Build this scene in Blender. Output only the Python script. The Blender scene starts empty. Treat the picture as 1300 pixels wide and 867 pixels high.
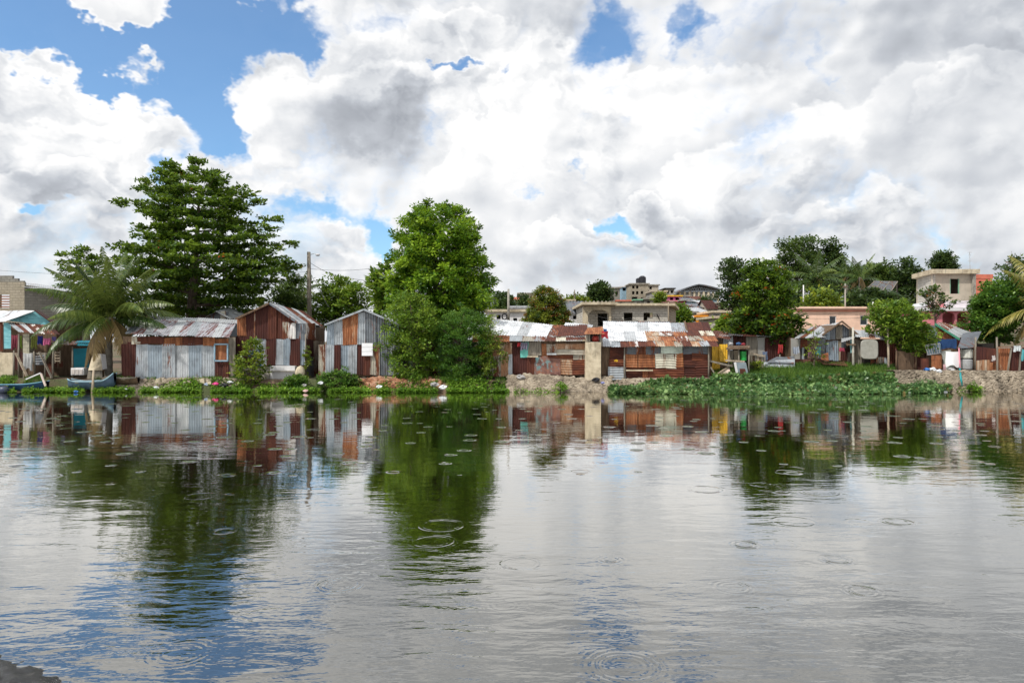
import bpy, math, random
import numpy as np
from mathutils import Vector, Matrix
random.seed(7); RNG = np.random.default_rng(11)
sc = bpy.context.scene
COL = sc.collection
R = math.radians
F = 900.0; HX = 650.0; HY = 433.5; EYE = 2.6      # focal length in photo pixels, image centre, eye height above the water

def W(px, py, D):                                   # a point seen at a photo pixel, at distance D, as metres in the world
    return Vector(((px-HX)/F*D, D, EYE+(HY-py)/F*D))
def X(px, D): return (px-HX)/F*D
def Z(py, D): return EYE+(HY-py)/F*D
def sstep(a, b, t):
    t = max(0.0, min(1.0, (t-a)/(b-a))); return t*t*(3-2*t)

# ------------------------------------------------------------------ node helper
class NT:
    def __init__(s, tree):
        s.t = tree; tree.nodes.clear()
    def n(s, typ, **kw):
        o = s.t.nodes.new(typ)
        for k, v in kw.items(): setattr(o, k, v)
        return o
    def put(s, sock, v):
        if isinstance(v, bpy.types.NodeSocket): s.t.links.new(v, sock)
        elif v is not None:
            if isinstance(v, (tuple, list)) and len(v) == 3 and sock.type == 'RGBA': v = (*v, 1)
            sock.default_value = v
    def m(s, op, a, b=None, c=None, clamp=False):
        o = s.n('ShaderNodeMath', operation=op, use_clamp=clamp)
        for i, v in enumerate((a, b, c)):
            if v is not None: s.put(o.inputs[i], v)
        return o.outputs[0]
    def vm(s, op, a, b=None, out=0, scale=None):
        o = s.n('ShaderNodeVectorMath', operation=op)
        s.put(o.inputs[0], a)
        if b is not None: s.put(o.inputs[1], b)
        if scale is not None: s.put(o.inputs['Scale'], scale)
        return o.outputs[out]
    def noise(s, vec, scale=5, detail=4, rough=.55, dist=0, dims='3D', out=0):
        o = s.n('ShaderNodeTexNoise', noise_dimensions=dims)
        if vec is not None: s.put(o.inputs['Vector'], vec)
        s.put(o.inputs['Scale'], scale); s.put(o.inputs['Detail'], detail)
        s.put(o.inputs['Roughness'], rough); s.put(o.inputs['Distortion'], dist)
        return o.outputs[out]
    def mr(s, v, a, b, c=0.0, d=1.0, smooth=False):
        o = s.n('ShaderNodeMapRange', interpolation_type='SMOOTHSTEP' if smooth else 'LINEAR')
        for i, x in enumerate((v, a, b, c, d)): s.put(o.inputs[i], x)
        return o.outputs[0]
    def mix(s, f, a, b, mode='MIX'):
        o = s.n('ShaderNodeMix', data_type='RGBA', blend_type=mode)
        s.put(o.inputs[0], f); s.put(o.inputs[6], a); s.put(o.inputs[7], b)
        return o.outputs[2]
    def ramp(s, f, stops):
        o = s.n('ShaderNodeValToRGB'); cr = o.color_ramp
        while len(cr.elements) < len(stops): cr.elements.new(.5)
        for e, (p, c) in zip(cr.elements, stops):
            e.position = p; e.color = (*c, 1)
        s.put(o.inputs[0], f); return o.outputs[0]

MATS = {}
def newmat(name):
    m = bpy.data.materials.new(name); m.use_nodes = True
    nt = NT(m.node_tree)
    out = nt.n('ShaderNodeOutputMaterial')
    b = nt.n('ShaderNodeBsdfPrincipled')
    nt.t.links.new(b.outputs[0], out.inputs[0])
    return m, nt, b, out
def objvec(nt, scale=(1, 1, 1)):
    tc = nt.n('ShaderNodeTexCoord'); oi = nt.n('ShaderNodeObjectInfo')
    off = nt.vm('SCALE', (13.1, 7.7, 5.3), scale=nt.m('MULTIPLY', oi.outputs['Random'], 9.0))
    v = nt.vm('ADD', tc.outputs['Object'], off)
    return nt.vm('MULTIPLY', v, scale)
def bump(nt, b, h, dist=.02, strength=1):
    o = nt.n('ShaderNodeBump'); nt.put(o.inputs['Height'], h)
    o.inputs['Distance'].default_value = dist; o.inputs['Strength'].default_value = strength
    nt.t.links.new(o.outputs[0], b.inputs['Normal'])

RD = (.060, .014, .007); RM = (.13, .036, .013); RO = (.36, .125, .045)
def metal(name, base, rust=.3, r1=RD, r2=RM, r3=RO, streak=(1.5, .3, .25), met=.25, dirt=.5):
    """weathered corrugated sheet: base paint or zinc, rust patches that run in streaks"""
    if name in MATS: return MATS[name]
    m, nt, b, out = newmat(name)
    v = objvec(nt); vs = objvec(nt, streak)
    big = nt.noise(vs, 1.6, 6, .65, .4)
    fine = nt.noise(vs, 9, 5, .7)
    mask = nt.m('ADD', big, nt.m('MULTIPLY', nt.m('SUBTRACT', fine, .5), .45))
    lo = .78-.62*rust
    mask = nt.mr(mask, lo-.05, lo+.05, smooth=True)
    rc = nt.ramp(nt.noise(vs, 4, 6, .7), [(.30, r1), (.52, r2), (.74, r3)])
    dk = tuple(c*.62 for c in base); lt = tuple(min(1, c*1.18) for c in base)
    bc = nt.ramp(nt.noise(v, 2.2, 5, .6), [(.3, dk), (.5, base), (.7, lt)])
    dirtm = nt.mr(nt.noise(vs, 5, 6, .75), .50, .72, 0, dirt, True)
    bc = nt.mix(dirtm, bc, (.13, .10, .075))
    col = nt.mix(mask, bc, rc)
    nt.put(b.inputs['Base Color'], col)
    nt.put(b.inputs['Metallic'], nt.m('MULTIPLY', nt.m('SUBTRACT', 1.0, mask), met))
    nt.put(b.inputs['Roughness'], nt.mr(mask, 0, 1, .48, .9))
    bump(nt, b, fine, .006)
    MATS[name] = m; return m
def rough_mat(name, c1, c2, c3=None, scale=3, rough=.85, bumpd=.02, streak=(1, 1, 1), stain=.0, spec=.3):
    if name in MATS: return MATS[name]
    m, nt, b, out = newmat(name)
    v = objvec(nt, streak)
    n1 = nt.noise(v, scale, 7, .65)
    st = [(.33, c1), (.66, c2)] if c3 is None else [(.3, c1), (.5, c2), (.7, c3)]
    c = nt.ramp(n1, st)
    if stain:
        s = nt.mr(nt.noise(objvec(nt, (1, 1, .3)), scale*.9, 6, .7), .5, .7, 0, stain, True)
        c = nt.mix(s, c, (.055, .048, .038))
    nt.put(b.inputs['Base Color'], c); b.inputs['Roughness'].default_value = rough
    b.inputs['Specular IOR Level'].default_value = spec
    bump(nt, b, nt.noise(v, scale*5, 5, .7), bumpd)
    MATS[name] = m; return m
def block_mat(name, c1=(.30, .285, .25), c2=(.20, .19, .165), mortar=(.12, .11, .10), bw=.45, bh=.22, stain=.6):
    if name in MATS: return MATS[name]
    m, nt, b, out = newmat(name)
    tc = nt.n('ShaderNodeTexCoord'); sx = nt.n('ShaderNodeSeparateXYZ'); nt.put(sx.inputs[0], tc.outputs['Object'])
    u = nt.m('ADD', sx.outputs[0], sx.outputs[1])
    cb = nt.n('ShaderNodeCombineXYZ'); nt.put(cb.inputs[0], u); nt.put(cb.inputs[1], sx.outputs[2])
    br = nt.n('ShaderNodeTexBrick'); nt.put(br.inputs['Vector'], cb.outputs[0])
    br.inputs['Scale'].default_value = 1; br.inputs['Brick Width'].default_value = bw; br.inputs['Row Height'].default_value = bh
    br.inputs['Mortar Size'].default_value = .012; nt.put(br.inputs['Color1'], c1); nt.put(br.inputs['Color2'], c2); nt.put(br.inputs['Mortar'], mortar)
    v = objvec(nt)
    c = nt.mix(nt.mr(nt.noise(v, 1.3, 6, .7), .4, .7), br.outputs['Color'], tuple(x*.75 for x in c1))
    s = nt.mr(nt.noise(objvec(nt, (1, 1, .35)), 1.5, 6, .7), .5, .72, 0, stain, True)
    c = nt.mix(s, c, (.045, .042, .036))
    nt.put(b.inputs['Base Color'], c); b.inputs['Roughness'].default_value = .92
    bump(nt, b, nt.m('ADD', nt.m('MULTIPLY', br.outputs['Fac'], -1.0), nt.m('MULTIPLY', nt.noise(v, 25, 4), .4)), .012)
    MATS[name] = m; return m
def plaster(name, c, stain=.35):
    return rough_mat(name, tuple(x*.78 for x in c), c, tuple(min(1, x*1.1) for x in c), 1.2, .85, .006, (1, 1, 1), stain)
def plain(name, c, rough=.7, var=.2, spec=.4):
    return rough_mat(name, tuple(x*(1-var) for x in c), tuple(min(1, x*(1+var)) for x in c), None, 4, rough, .004, spec=spec)
def wood(name, c=(.17, .12, .085)):
    return rough_mat(name, tuple(x*.5 for x in c), c, tuple(x*1.45 for x in c), 2.5, .9, .01, (4, 4, .5))
def leafmat(name, dark, mid, light, odd=None, trans=.3, rough=.45):
    """leaf colours differ leaf by leaf through the face attribute 'tint'"""
    if name in MATS: return MATS[name]
    m, nt, b, out = newmat(name)
    a = nt.n('ShaderNodeAttribute', attribute_name='tint')
    st = [(.0, dark), (.45, mid), (.9, light)] + ([(.93, odd)] if odd else [])
    c = nt.ramp(a.outputs['Fac'], st)
    nt.put(b.inputs['Base Color'], c); b.inputs['Roughness'].default_value = rough
    b.inputs['Specular IOR Level'].default_value = .35
    tr = nt.n('ShaderNodeBsdfTranslucent'); nt.put(tr.inputs[0], nt.mix(.5, c, tuple(min(1, x*1.6) for x in light)))
    mx = nt.n('ShaderNodeMixShader'); mx.inputs[0].default_value = trans
    nt.t.links.new(b.outputs[0], mx.inputs[1]); nt.t.links.new(tr.outputs[0], mx.inputs[2])
    nt.t.links.new(mx.outputs[0], out.inputs[0])
    MATS[name] = m; return m

# ------------------------------------------------------------------ mesh helpers
ORG = {}
class MB:
    def __init__(s): s.v = []; s.f = []
    def quad(s, a, b, c, d):
        i = len(s.v); s.v += [Vector(a), Vector(b), Vector(c), Vector(d)]; s.f.append((i, i+1, i+2, i+3))
    def hexa(s, p):                              # p: 4 bottom corners, 4 top corners in the same order
        i = len(s.v); s.v += [Vector(q) for q in p]
        for f in ((3, 2, 1, 0), (4, 5, 6, 7), (0, 1, 5, 4), (1, 2, 6, 5), (2, 3, 7, 6), (3, 0, 4, 7)):
            s.f.append(tuple(i+k for k in f))
        return s
    def box(s, x0, y0, z0, x1, y1, z1):
        return s.hexa([(x0, y0, z0), (x1, y0, z0), (x1, y1, z0), (x0, y1, z0), (x0, y0, z1), (x1, y0, z1), (x1, y1, z1), (x0, y1, z1)])
    def slab(s, a, b, c, d, t):                  # four corners and a thickness along the normal
        a, b, c, d = map(Vector, (a, b, c, d)); n = (b-a).cross(d-a).normalized()*t
        return s.hexa([a, b, c, d, a-n, b-n, c-n, d-n])
    def beam(s, a, b, w, h=None):
        a = Vector(a); b = Vector(b); h = h or w; d = (b-a).normalized()
        up = Vector((0, 0, 1)) if abs(d.z) < .9 else Vector((0, 1, 0))
        u = d.cross(up).normalized()*w/2; v = u.cross(d).normalized()*h/2
        return s.hexa([a-u-v, a+u-v, a+u+v, a-u+v, b-u-v, b+u-v, b+u+v, b-u+v])
    def tube(s, pts, rs, n=8, cap=True):
        pts = [Vector(p) for p in pts]
        if not isinstance(rs, (list, tuple)): rs = [rs]*len(pts)
        base = len(s.v); pu = None
        for k, p in enumerate(pts):
            d = (pts[min(k+1, len(pts)-1)]-pts[max(k-1, 0)]).normalized()
            if pu is None: pu = d.cross(Vector((0, 0, 1)) if abs(d.z) < .9 else Vector((1, 0, 0))).normalized()
            u = (pu-d*pu.dot(d)).normalized(); pu = u; w = d.cross(u)
            for j in range(n):
                a = 2*math.pi*j/n; s.v.append(p+(u*math.cos(a)+w*math.sin(a))*rs[k])
        for k in range(len(pts)-1):
            for j in range(n):
                a = base+k*n+j; b2 = base+k*n+(j+1) % n
                s.f.append((a, b2, b2+n, a+n))
        if cap:
            s.f.append(tuple(base+j for j in reversed(range(n)))); s.f.append(tuple(base+(len(pts)-1)*n+j for j in range(n)))
        return s
    def sheet(s, bl, br, tr, tl, ridges='V', pitch=.13, amp=.016, warp=.02):
        """a corrugated sheet between four corners, ridges running up ('V') or across ('H')"""
        bl, br, tr, tl = map(Vector, (bl, br, tr, tl))
        n = (br-bl).cross(tl-bl).normalized()
        wu = (br-bl).length; wv = (tl-bl).length
        seed = random.random()*50
        if ridges == 'V': nu = max(4, int(wu/pitch*5)); nv = max(3, int(wv/.5)+1)
        else: nv = max(4, int(wv/pitch*5)); nu = max(3, int(wu/.5)+1)
        if ridges == 'N': nu = max(3, int(wu/.4)); nv = max(3, int(wv/.4))
        base = len(s.v)
        for j in range(nv+1):
            for i in range(nu+1):
                u = i/nu; v = j/nv
                p = (bl*(1-u)+br*u)*(1-v)+(tl*(1-u)+tr*u)*v
                o = 0
                if ridges == 'V': o = amp*math.sin(2*math.pi*u*wu/pitch)
                elif ridges == 'H': o = amp*math.sin(2*math.pi*v*wv/pitch)
                o += warp*math.sin(seed+u*wu*1.7)*math.cos(seed*2+v*wv*1.3)
                p = p+n*o
                if j == 0 or j == nv: p = p+(tl-bl).normalized()*.018*math.sin(seed*3+u*wu*4.1)
                s.v.append(p)
        for j in range(nv):
            for i in range(nu):
                a = base+j*(nu+1)+i; s.f.append((a, a+1, a+nu+2, a+nu+1))
        return s
    def blob(s, c, rx, ry, rz, n=10, m=6, jit=.15):
        c = Vector(c); base = len(s.v); sd = random.random()*99
        for j in range(m+1):
            th = math.pi*j/m
            for i in range(n):
                ph = 2*math.pi*i/n
                k = 1+jit*math.sin(sd+3*ph+2.3*j)*math.sin(th)+jit*.6*math.sin(sd*2+5*ph-j*1.7)*math.sin(th)
                s.v.append(c+Vector((rx*math.sin(th)*math.cos(ph)*k, ry*math.sin(th)*math.sin(ph)*k, rz*math.cos(th)*(1+jit*.4*math.sin(sd+ph)))))
        for j in range(m):
            for i in range(n):
                a = base+j*n+i; b = base+j*n+(i+1) % n; s.f.append((a, a+n, b+n, b))
        return s
    def build(s, name, mat, parent=None, smooth=False, org=None):
        me = bpy.data.meshes.new(name)
        o = bpy.data.objects.new(name, me)
        if parent is not None: org = ORG[parent.name]
        elif org is None:
            xs = [v.x for v in s.v]; ys = [v.y for v in s.v]; org = Vector(((min(xs)+max(xs))/2, (min(ys)+max(ys))/2, min(v.z for v in s.v)))
        me.from_pydata([tuple(v-org) for v in s.v], [], s.f)
        if smooth: me.shade_smooth()
        if mat: me.materials.append(mat)
        COL.objects.link(o)
        if parent is not None: o.parent = parent
        else: o.location = org
        ORG[o.name] = Vector(org)
        return o
def np_mesh(name, verts, nper, tint, mat, parent=None, org=None):
    """many separate polygons of nper corners each, with one tint per polygon"""
    org = ORG[parent.name] if parent is not None else (Vector(org) if org is not None else Vector((0, 0, 0)))
    V = (np.asarray(verts, dtype=np.float32).reshape(-1, 3)-np.array(org, dtype=np.float32))
    me = bpy.data.meshes.new(name); nv = len(V); nf = nv//nper
    me.vertices.add(nv); me.vertices.foreach_set('co', V.ravel())
    me.loops.add(nv); me.loops.foreach_set('vertex_index', np.arange(nv, dtype=np.int32))
    me.polygons.add(nf); me.polygons.foreach_set('loop_start', np.arange(0, nv, nper, dtype=np.int32))
    try: me.polygons.foreach_set('loop_total', np.full(nf, nper, dtype=np.int32))
    except Exception: pass
    me.update(calc_edges=True)
    at = me.attributes.new('tint', 'FLOAT', 'FACE'); at.data.foreach_set('value', np.asarray(tint, dtype=np.float32))
    me.materials.append(mat)
    o = bpy.data.objects.new(name, me); COL.objects.link(o)
    if parent is not None: o.parent = parent
    else: o.location = org
    ORG[o.name] = org
    return o
def tag(o, label=None, cat=None, group=None, kind=None):
    if label: o['label'] = label
    if cat: o['category'] = cat
    if group: o['group'] = group
    if kind: o['kind'] = kind
    return o
def thing(name, label, cat, loc, group=None):
    o = bpy.data.objects.new(name, None); o.empty_display_size = .3
    COL.objects.link(o); o.location = loc; ORG[o.name] = Vector(loc)
    return tag(o, label, cat, group)
def dup(src, loc, rz=0, sc_=1, label=None, group=None):
    r = src.copy(); COL.objects.link(r); r.location = loc; r.rotation_euler = (0, 0, rz); r.scale = (sc_, sc_, sc_)
    if label: r['label'] = label
    if group: r['group'] = group
    for ch in list(src.children):
        c = ch.copy(); COL.objects.link(c); c.parent = r
        for g in ch.children:
            d = g.copy(); COL.objects.link(d); d.parent = c
    ORG[r.name] = Vector(loc)
    return r

# ------------------------------------------------------------------ camera, world, sun
cam = bpy.data.cameras.new('camera'); co = bpy.data.objects.new('camera', cam); COL.objects.link(co)
co.location = (0, 0, EYE); co.rotation_euler = (R(90), 0, 0)
cam.sensor_width = 36; cam.lens = 36*F/1300; cam.clip_end = 5000; cam.clip_start = .05
sc.camera = co
sc.view_settings.view_transform = 'Standard'; sc.view_settings.look = 'None'
sc.view_settings.gamma = 1; sc.view_settings.exposure = 0; sc.view_settings.use_curve_mapping = False
SUN_EL = 52; SUN_AZ = -132      # azimuth from +Y, clockwise seen from above; the sun is high, behind the camera's left shoulder
sl = bpy.data.lights.new('sun', 'SUN'); so = bpy.data.objects.new('sun', sl); COL.objects.link(so)
sl.energy = 3.8; sl.angle = R(2.0); sl.color = (1, .955, .88)
sd = Vector((math.sin(R(SUN_AZ))*math.cos(R(SUN_EL)), math.cos(R(SUN_AZ))*math.cos(R(SUN_EL)), math.sin(R(SUN_EL))))
so.rotation_euler = sd.to_track_quat('Z', 'Y').to_euler(); so.location = (0, -20, 60)

def make_world():
    w = bpy.data.worlds.new('World'); sc.world = w; w.use_nodes = True
    nt = NT(w.node_tree)
    out = nt.n('ShaderNodeOutputWorld'); bg = nt.n('ShaderNodeBackground'); nt.t.links.new(bg.outputs[0], out.inputs[0])
    sky = nt.n('ShaderNodeTexSky', sky_type='NISHITA', sun_disc=False)
    sky.sun_elevation = R(SUN_EL); sky.sun_rotation = R(SUN_AZ); sky.air_density = 1.0; sky.dust_density = .6; sky.ozone_density = 2.0
    tc = nt.n('ShaderNodeTexCoord'); d = tc.outputs['Generated']
    sx = nt.n('ShaderNodeSeparateXYZ'); nt.put(sx.inputs[0], d)
    az = nt.m('ARCTAN2', sx.outputs[0], sx.outputs[1]); el = nt.m('ARCSINE', sx.outputs[2])
    cb = nt.n('ShaderNodeCombineXYZ'); nt.put(cb.inputs[0], az); nt.put(cb.inputs[1], el)
    q0 = cb.outputs[0]
    d2 = nt.vm('MULTIPLY', d, (1, 1, 1.35))
    w1 = nt.vm('SCALE', nt.vm('SUBTRACT', nt.noise(d2, 4.5, 1, .5, out=1), (.5, .5, .5)), scale=.17)
    w2 = nt.vm('SCALE', nt.vm('SUBTRACT', nt.noise(d2, 15, 4, .62, out=1), (.5, .5, .5)), scale=.115)
    q = nt.vm('ADD', nt.vm('ADD', q0, w1), w2)
    qs = nt.vm('ADD', q0, nt.vm('SCALE', w1, scale=.8))
    qs = nt.vm('ADD', qs, nt.vm('SCALE', w2, scale=.6))
    holes = []
    def blobs(lst, vec):
        acc = None
        for (px, py, rx, ry, wt) in lst:
            if lst is holes and wt < 0: wt *= .9
            a = math.atan((px-HX)/F); e = math.atan((HY-py)/F*math.cos(a))
            ax = rx/F*math.cos(a)**2; ey = ry/F*math.cos(a)
            v = nt.vm('MULTIPLY', nt.vm('SUBTRACT', vec, (a, e, 0)), (1/ax, 1/ey, 0))
            L = nt.vm('LENGTH', v, out=1)
            s = nt.mr(L, 0.15, 1.0, 1.0, 0.0, True)
            acc = nt.m('MULTIPLY_ADD', s, wt, acc if acc is not None else 0.0)
        return acc
    holes[:] = [(335, 25, 130, 75, -1.1), (250, 95, 120, 80, -1.1), (265, 150, 75, 55, -.9), (15, 50, 110, 80, -1.1), (130, 80, 110, 60, -.8),
             (195, 180, 42, 26, -.75), (500, 20, 60, 45, -.35), (15, 268, 55, 14, -.7), (570, 88, 85, 14, -.65), (790, 50, 70, 62, -.66), (890, 22, 62, 30, -.5),
             (770, 272, 38, 30, -.56), (375, 250, 80, 26, -.65), (470, 285, 75, 60, -.85), (655, 105, 16, 22, -.5), (400, 60, 60, 25, -.3), (460, 350, 40, 20, -.3),
             (60, 150, 170, 135, 1.1), (330, 135, 60, 60, .75), (450, 110, 130, 90, .6), (433, 285, 48, 28, .95), (120, 16, 150, 34, .56), (165, 60, 75, 40, .26), (60, 100, 60, 40, .3), (60, 5, 70, 20, .3), (250, 190, 80, 30, .6),
             (720, 110, 40, 40, .3), (560, 50, 120, 40, .5), (50, -70, 190, 75, 1.3), (800, -70, 150, 70, .9), (330, -190, 240, 110, .8)]  # clouds above the view are added so the water reflects less blue
    cov = blobs(holes, q)
    fb = nt.noise(d2, 7, 7, .6)
    def puff(vec):
        o = nt.n('ShaderNodeTexVoronoi', voronoi_dimensions='2D', feature='F1')
        nt.put(o.inputs['Vector'], vec); o.inputs['Scale'].default_value = 15; o.inputs['Detail'].default_value = 2; o.inputs['Roughness'].default_value = .55
        return o.outputs['Distance']
    pa = puff(q); pb = puff(nt.vm('ADD', q, (-.010, .016, 0)))
    rv = nt.m('SUBTRACT', pb, pa)
    cov = nt.m('MULTIPLY_ADD', nt.m('SUBTRACT', .82, pa), .34, cov)
    cov = nt.m('ADD', nt.m('ADD', cov, .78), nt.m('MULTIPLY', nt.m('SUBTRACT', fb, .5), 1.0))
    soft = nt.mr(nt.noise(d2, 2.6, 1, .5), .40, .58, .13, .38, True)
    alpha = nt.mr(cov, nt.m('SUBTRACT', .5, soft), nt.m('ADD', .5, soft), 0.04, 1, True)
    grays = [(475, 160, 155, 58, .95), (440, 120, 110, 50, .35), (600, 125, 75, 42, .5), (55, 238, 120, 38, .7), (30, 225, 60, 30, .3), (20, 320, 90, 60, .35),
             (835, 255, 80, 34, .40), (790, 305, 80, 24, .40), (840, 300, 120, 60, .25), (1000, 250, 170, 90, .38), (1120, 110, 190, 130, .34), (1240, 20, 230, 95, .70), (1280, 250, 190, 150, .36),
             (720, 35, 90, 40, .50), (980, 25, 140, 55, .35), (760, 350, 190, 32, .35), (640, 240, 120, 60, .15), (1120, 330, 280, 60, .25), (1010, 140, 90, 70, .2),
             (150, 130, 120, 70, -.35), (660, 200, 120, 90, -.4), (560, 260, 110, 60, -.35), (740, 130, 110, 50, -.35), (915, 215, 60, 40, -.3), (620, 60, 110, 40, -.3), (90, 110, 90, 50, -.3), (880, 150, 90, 60, -.25), (560, 155, 30, 24, -.3)]
    g = blobs(grays, qs)
    lowf = nt.noise(d2, 5.5, 4, .55)
    sunoff = tuple(c*.028 for c in (-.55, .1, .83))
    def relief(scale, det, rough, off):
        a = nt.noise(d2, scale, det, rough); b = nt.noise(nt.vm('ADD', d2, off), scale, det, rough)
        return nt.m('SUBTRACT', a, b)
    r1 = relief(10, 2, .45, sunoff); r2 = relief(24, 1, .5, tuple(c*.35 for c in sunoff))
    r3 = relief(4, 1, .5, tuple(c*2.2 for c in sunoff))
    # inside a cloud the sun side is bright and the side away grey
    lum = nt.m('MULTIPLY_ADD', g, -.34, .855)
    lum = nt.m('MULTIPLY_ADD', nt.m('SUBTRACT', lowf, .5), -.26, lum)
    lum = nt.m('MULTIPLY_ADD', r1, .80, lum); lum = nt.m('MULTIPLY_ADD', nt.m('MULTIPLY', r2, nt.mr(lowf, .42, .6, .1, 1.0, True)), .55, lum); lum = nt.m('MULTIPLY_ADD', r3, .55, lum)
    lum = nt.m('MULTIPLY_ADD', nt.m('MULTIPLY', rv, nt.mr(nt.noise(d2, 3.1, 1, .5), .40, .58, .15, 1.0, True)), .28, lum)
    for (px, py, rx, ry, k) in [(965, 235, 120, 95, .24), (905, 150, 110, 70, .16), (735, 150, 110, 75, .22), (640, 235, 100, 60, .20), (470, 175, 175, 85, .22), (70, 265, 120, 65, .22), (820, 275, 70, 38, .2), (1150, 180, 130, 90, .16), (560, 60, 120, 50, .18), (760, 330, 90, 34, .18), (1080, 290, 110, 50, .14), (80, 170, 75, 60, .14), (590, 130, 60, 45, .16), (1230, 130, 90, 70, .14)]:
        a = math.atan((px-HX)/F); e = math.atan((HY-py)/F*math.cos(a))
        v = nt.vm('MULTIPLY', nt.vm('SUBTRACT', q, (a, e, 0)), (1/(rx/F*math.cos(a)**2), 1/(ry/F*math.cos(a)), 0))
        L = nt.vm('LENGTH', v, out=1); t = nt.vm('DOT_PRODUCT', v, (-.35, .94, 0), out=1)
        rim = nt.m('MULTIPLY', nt.mr(L, .30, .93, -.30, 1.0), nt.mr(L, .94, 1.05, 1, 0))
        lum = nt.m('MULTIPLY_ADD', nt.m('MULTIPLY', rim, nt.mr(t, -.15, .6, 0, 1)), k, lum)
    edge = nt.mr(cov, .5, .9, .16, 0, True)
    lum = nt.m('ADD', lum, edge)
    lum = nt.m('MAXIMUM', nt.m('MINIMUM', lum, 1.2), .15)
    cc = nt.ramp(nt.m('MULTIPLY', lum, .8), [(.12, (.24, .265, .31)), (.34, (.43, .455, .50)), (.50, (.57, .60, .65)), (.66, (.79, .81, .84)), (.86, (1.06, 1.055, 1.05))])
    blue = nt.vm('MULTIPLY', sky.outputs[0], (.116, .156, .178))
    mixd = nt.mix(alpha, blue, cc)
    # thin bright haze low over the horizon
    hz = nt.mr(el, 0, .13, .35, 0, True)
    mixd = nt.mix(hz, mixd, (.66, .71, .77))
    fin = nt.vm('SCALE', mixd, scale=10.0)
    nt.put(bg.inputs[0], fin); bg.inputs[1].default_value = .1
make_world()
sc.world.cycles.sampling_method = 'MANUAL'; sc.world.cycles.sample_map_resolution = 256
sc.cycles.use_adaptive_sampling = True; sc.cycles.adaptive_threshold = .02; sc.cycles.max_bounces = 6; sc.cycles.diffuse_bounces = 2; sc.cycles.glossy_bounces = 3; sc.cycles.transmission_bounces = 2; sc.cycles.transparent_max_bounces = 4

# ------------------------------------------------------------------ ground and water
def pxof(x, D): return HX+F*x/max(D, 1)
def gz(x, D):
    px = pxof(x, D)
    # river bed and bank
    right = sstep(1130, 1150, px)
    patch = sstep(790, 900, px)*(1-sstep(1125, 1165, px))
    edge = 36.6+.35*math.sin(x*.5)+.2*math.sin(x*1.3+1)
    if D < edge: z = -1.3+1.25*sstep(edge-6, edge, D)
    else:
        z = -.05+.62*sstep(edge, edge+1.1, D)+.10*sstep(edge+2, 45, D)
    z += patch*.55*sstep(37.4, 41, D)
    if right > 0: z = z*(1-right)+right*((-.6) if D < 37.85 else .93)
    # the rise behind the shacks
    pts = [(44, 0), (60, .5), (82, 2.7), (97, 4.6), (115, 6.6), (135, 8.0), (150, 9.2), (190, 9.6), (400, 6), (3000, 4)]
    h = 0
    for (a, ha), (b, hb) in zip(pts, pts[1:]):
        if a <= D: h = ha+(hb-ha)*min(1, (D-a)/(b-a))
    k = sstep(560, 790, px)
    if D > 44: z += h*(.10+.90*k)*(1 if D < 200 else 1)
    if px < 700: z -= 0
    return z
def make_ground():
    ds = list(np.linspace(-12, 30, 9))+list(np.linspace(31, 46, 61))+[48, 51, 54, 58, 62, 67, 72, 78, 85, 93, 100, 110, 120, 132, 145, 160, 180, 210, 260, 330, 450, 700, 1100, 1800, 3000]
    us = list(np.linspace(-.86, .86, 240))
    v = []; f = []
    for D in ds:
        for u in [-3.0, -1.6]+us+[1.6, 3.0]:
            dd = max(D, 24); x = u*dd*1.0
            v.append((x, D, gz(x, D)+(.05*math.sin(x*2.1+D)*math.sin(D*3.3) if 36 < D < 60 else 0)))
    nu = len(us)+4
    for j in range(len(ds)-1):
        for i in range(nu-1):
            a = j*nu+i; f.append((a, a+1, a+nu+1, a+nu))
    me = bpy.data.meshes.new('ground'); me.from_pydata(v, [], f); me.shade_smooth()
    o = bpy.data.objects.new('ground', me); COL.objects.link(o); o['kind'] = 'structure'
    m, nt, b, out = newmat('earth')
    g = nt.n('ShaderNodeNewGeometry'); p = g.outputs['Position']
    earth = nt.ramp(nt.noise(p, 1.4, 8, .7), [(.3, (.07, .048, .03)), (.5, (.15, .10, .065)), (.7, (.25, .185, .13))])
    green = nt.ramp(nt.noise(p, 3, 6, .7), [(.3, (.02, .04, .012)), (.7, (.07, .11, .025))])
    k = nt.mr(nt.noise(p, .35, 5, .6), .45, .6, 0, .8, True)
    nt.put(b.inputs['Base Color'], nt.mix(k, earth, green)); b.inputs['Roughness'].default_value = .95
    bump(nt, b, nt.noise(p, 8, 6, .7), .08)
    me.materials.append(m)
make_ground()

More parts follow.
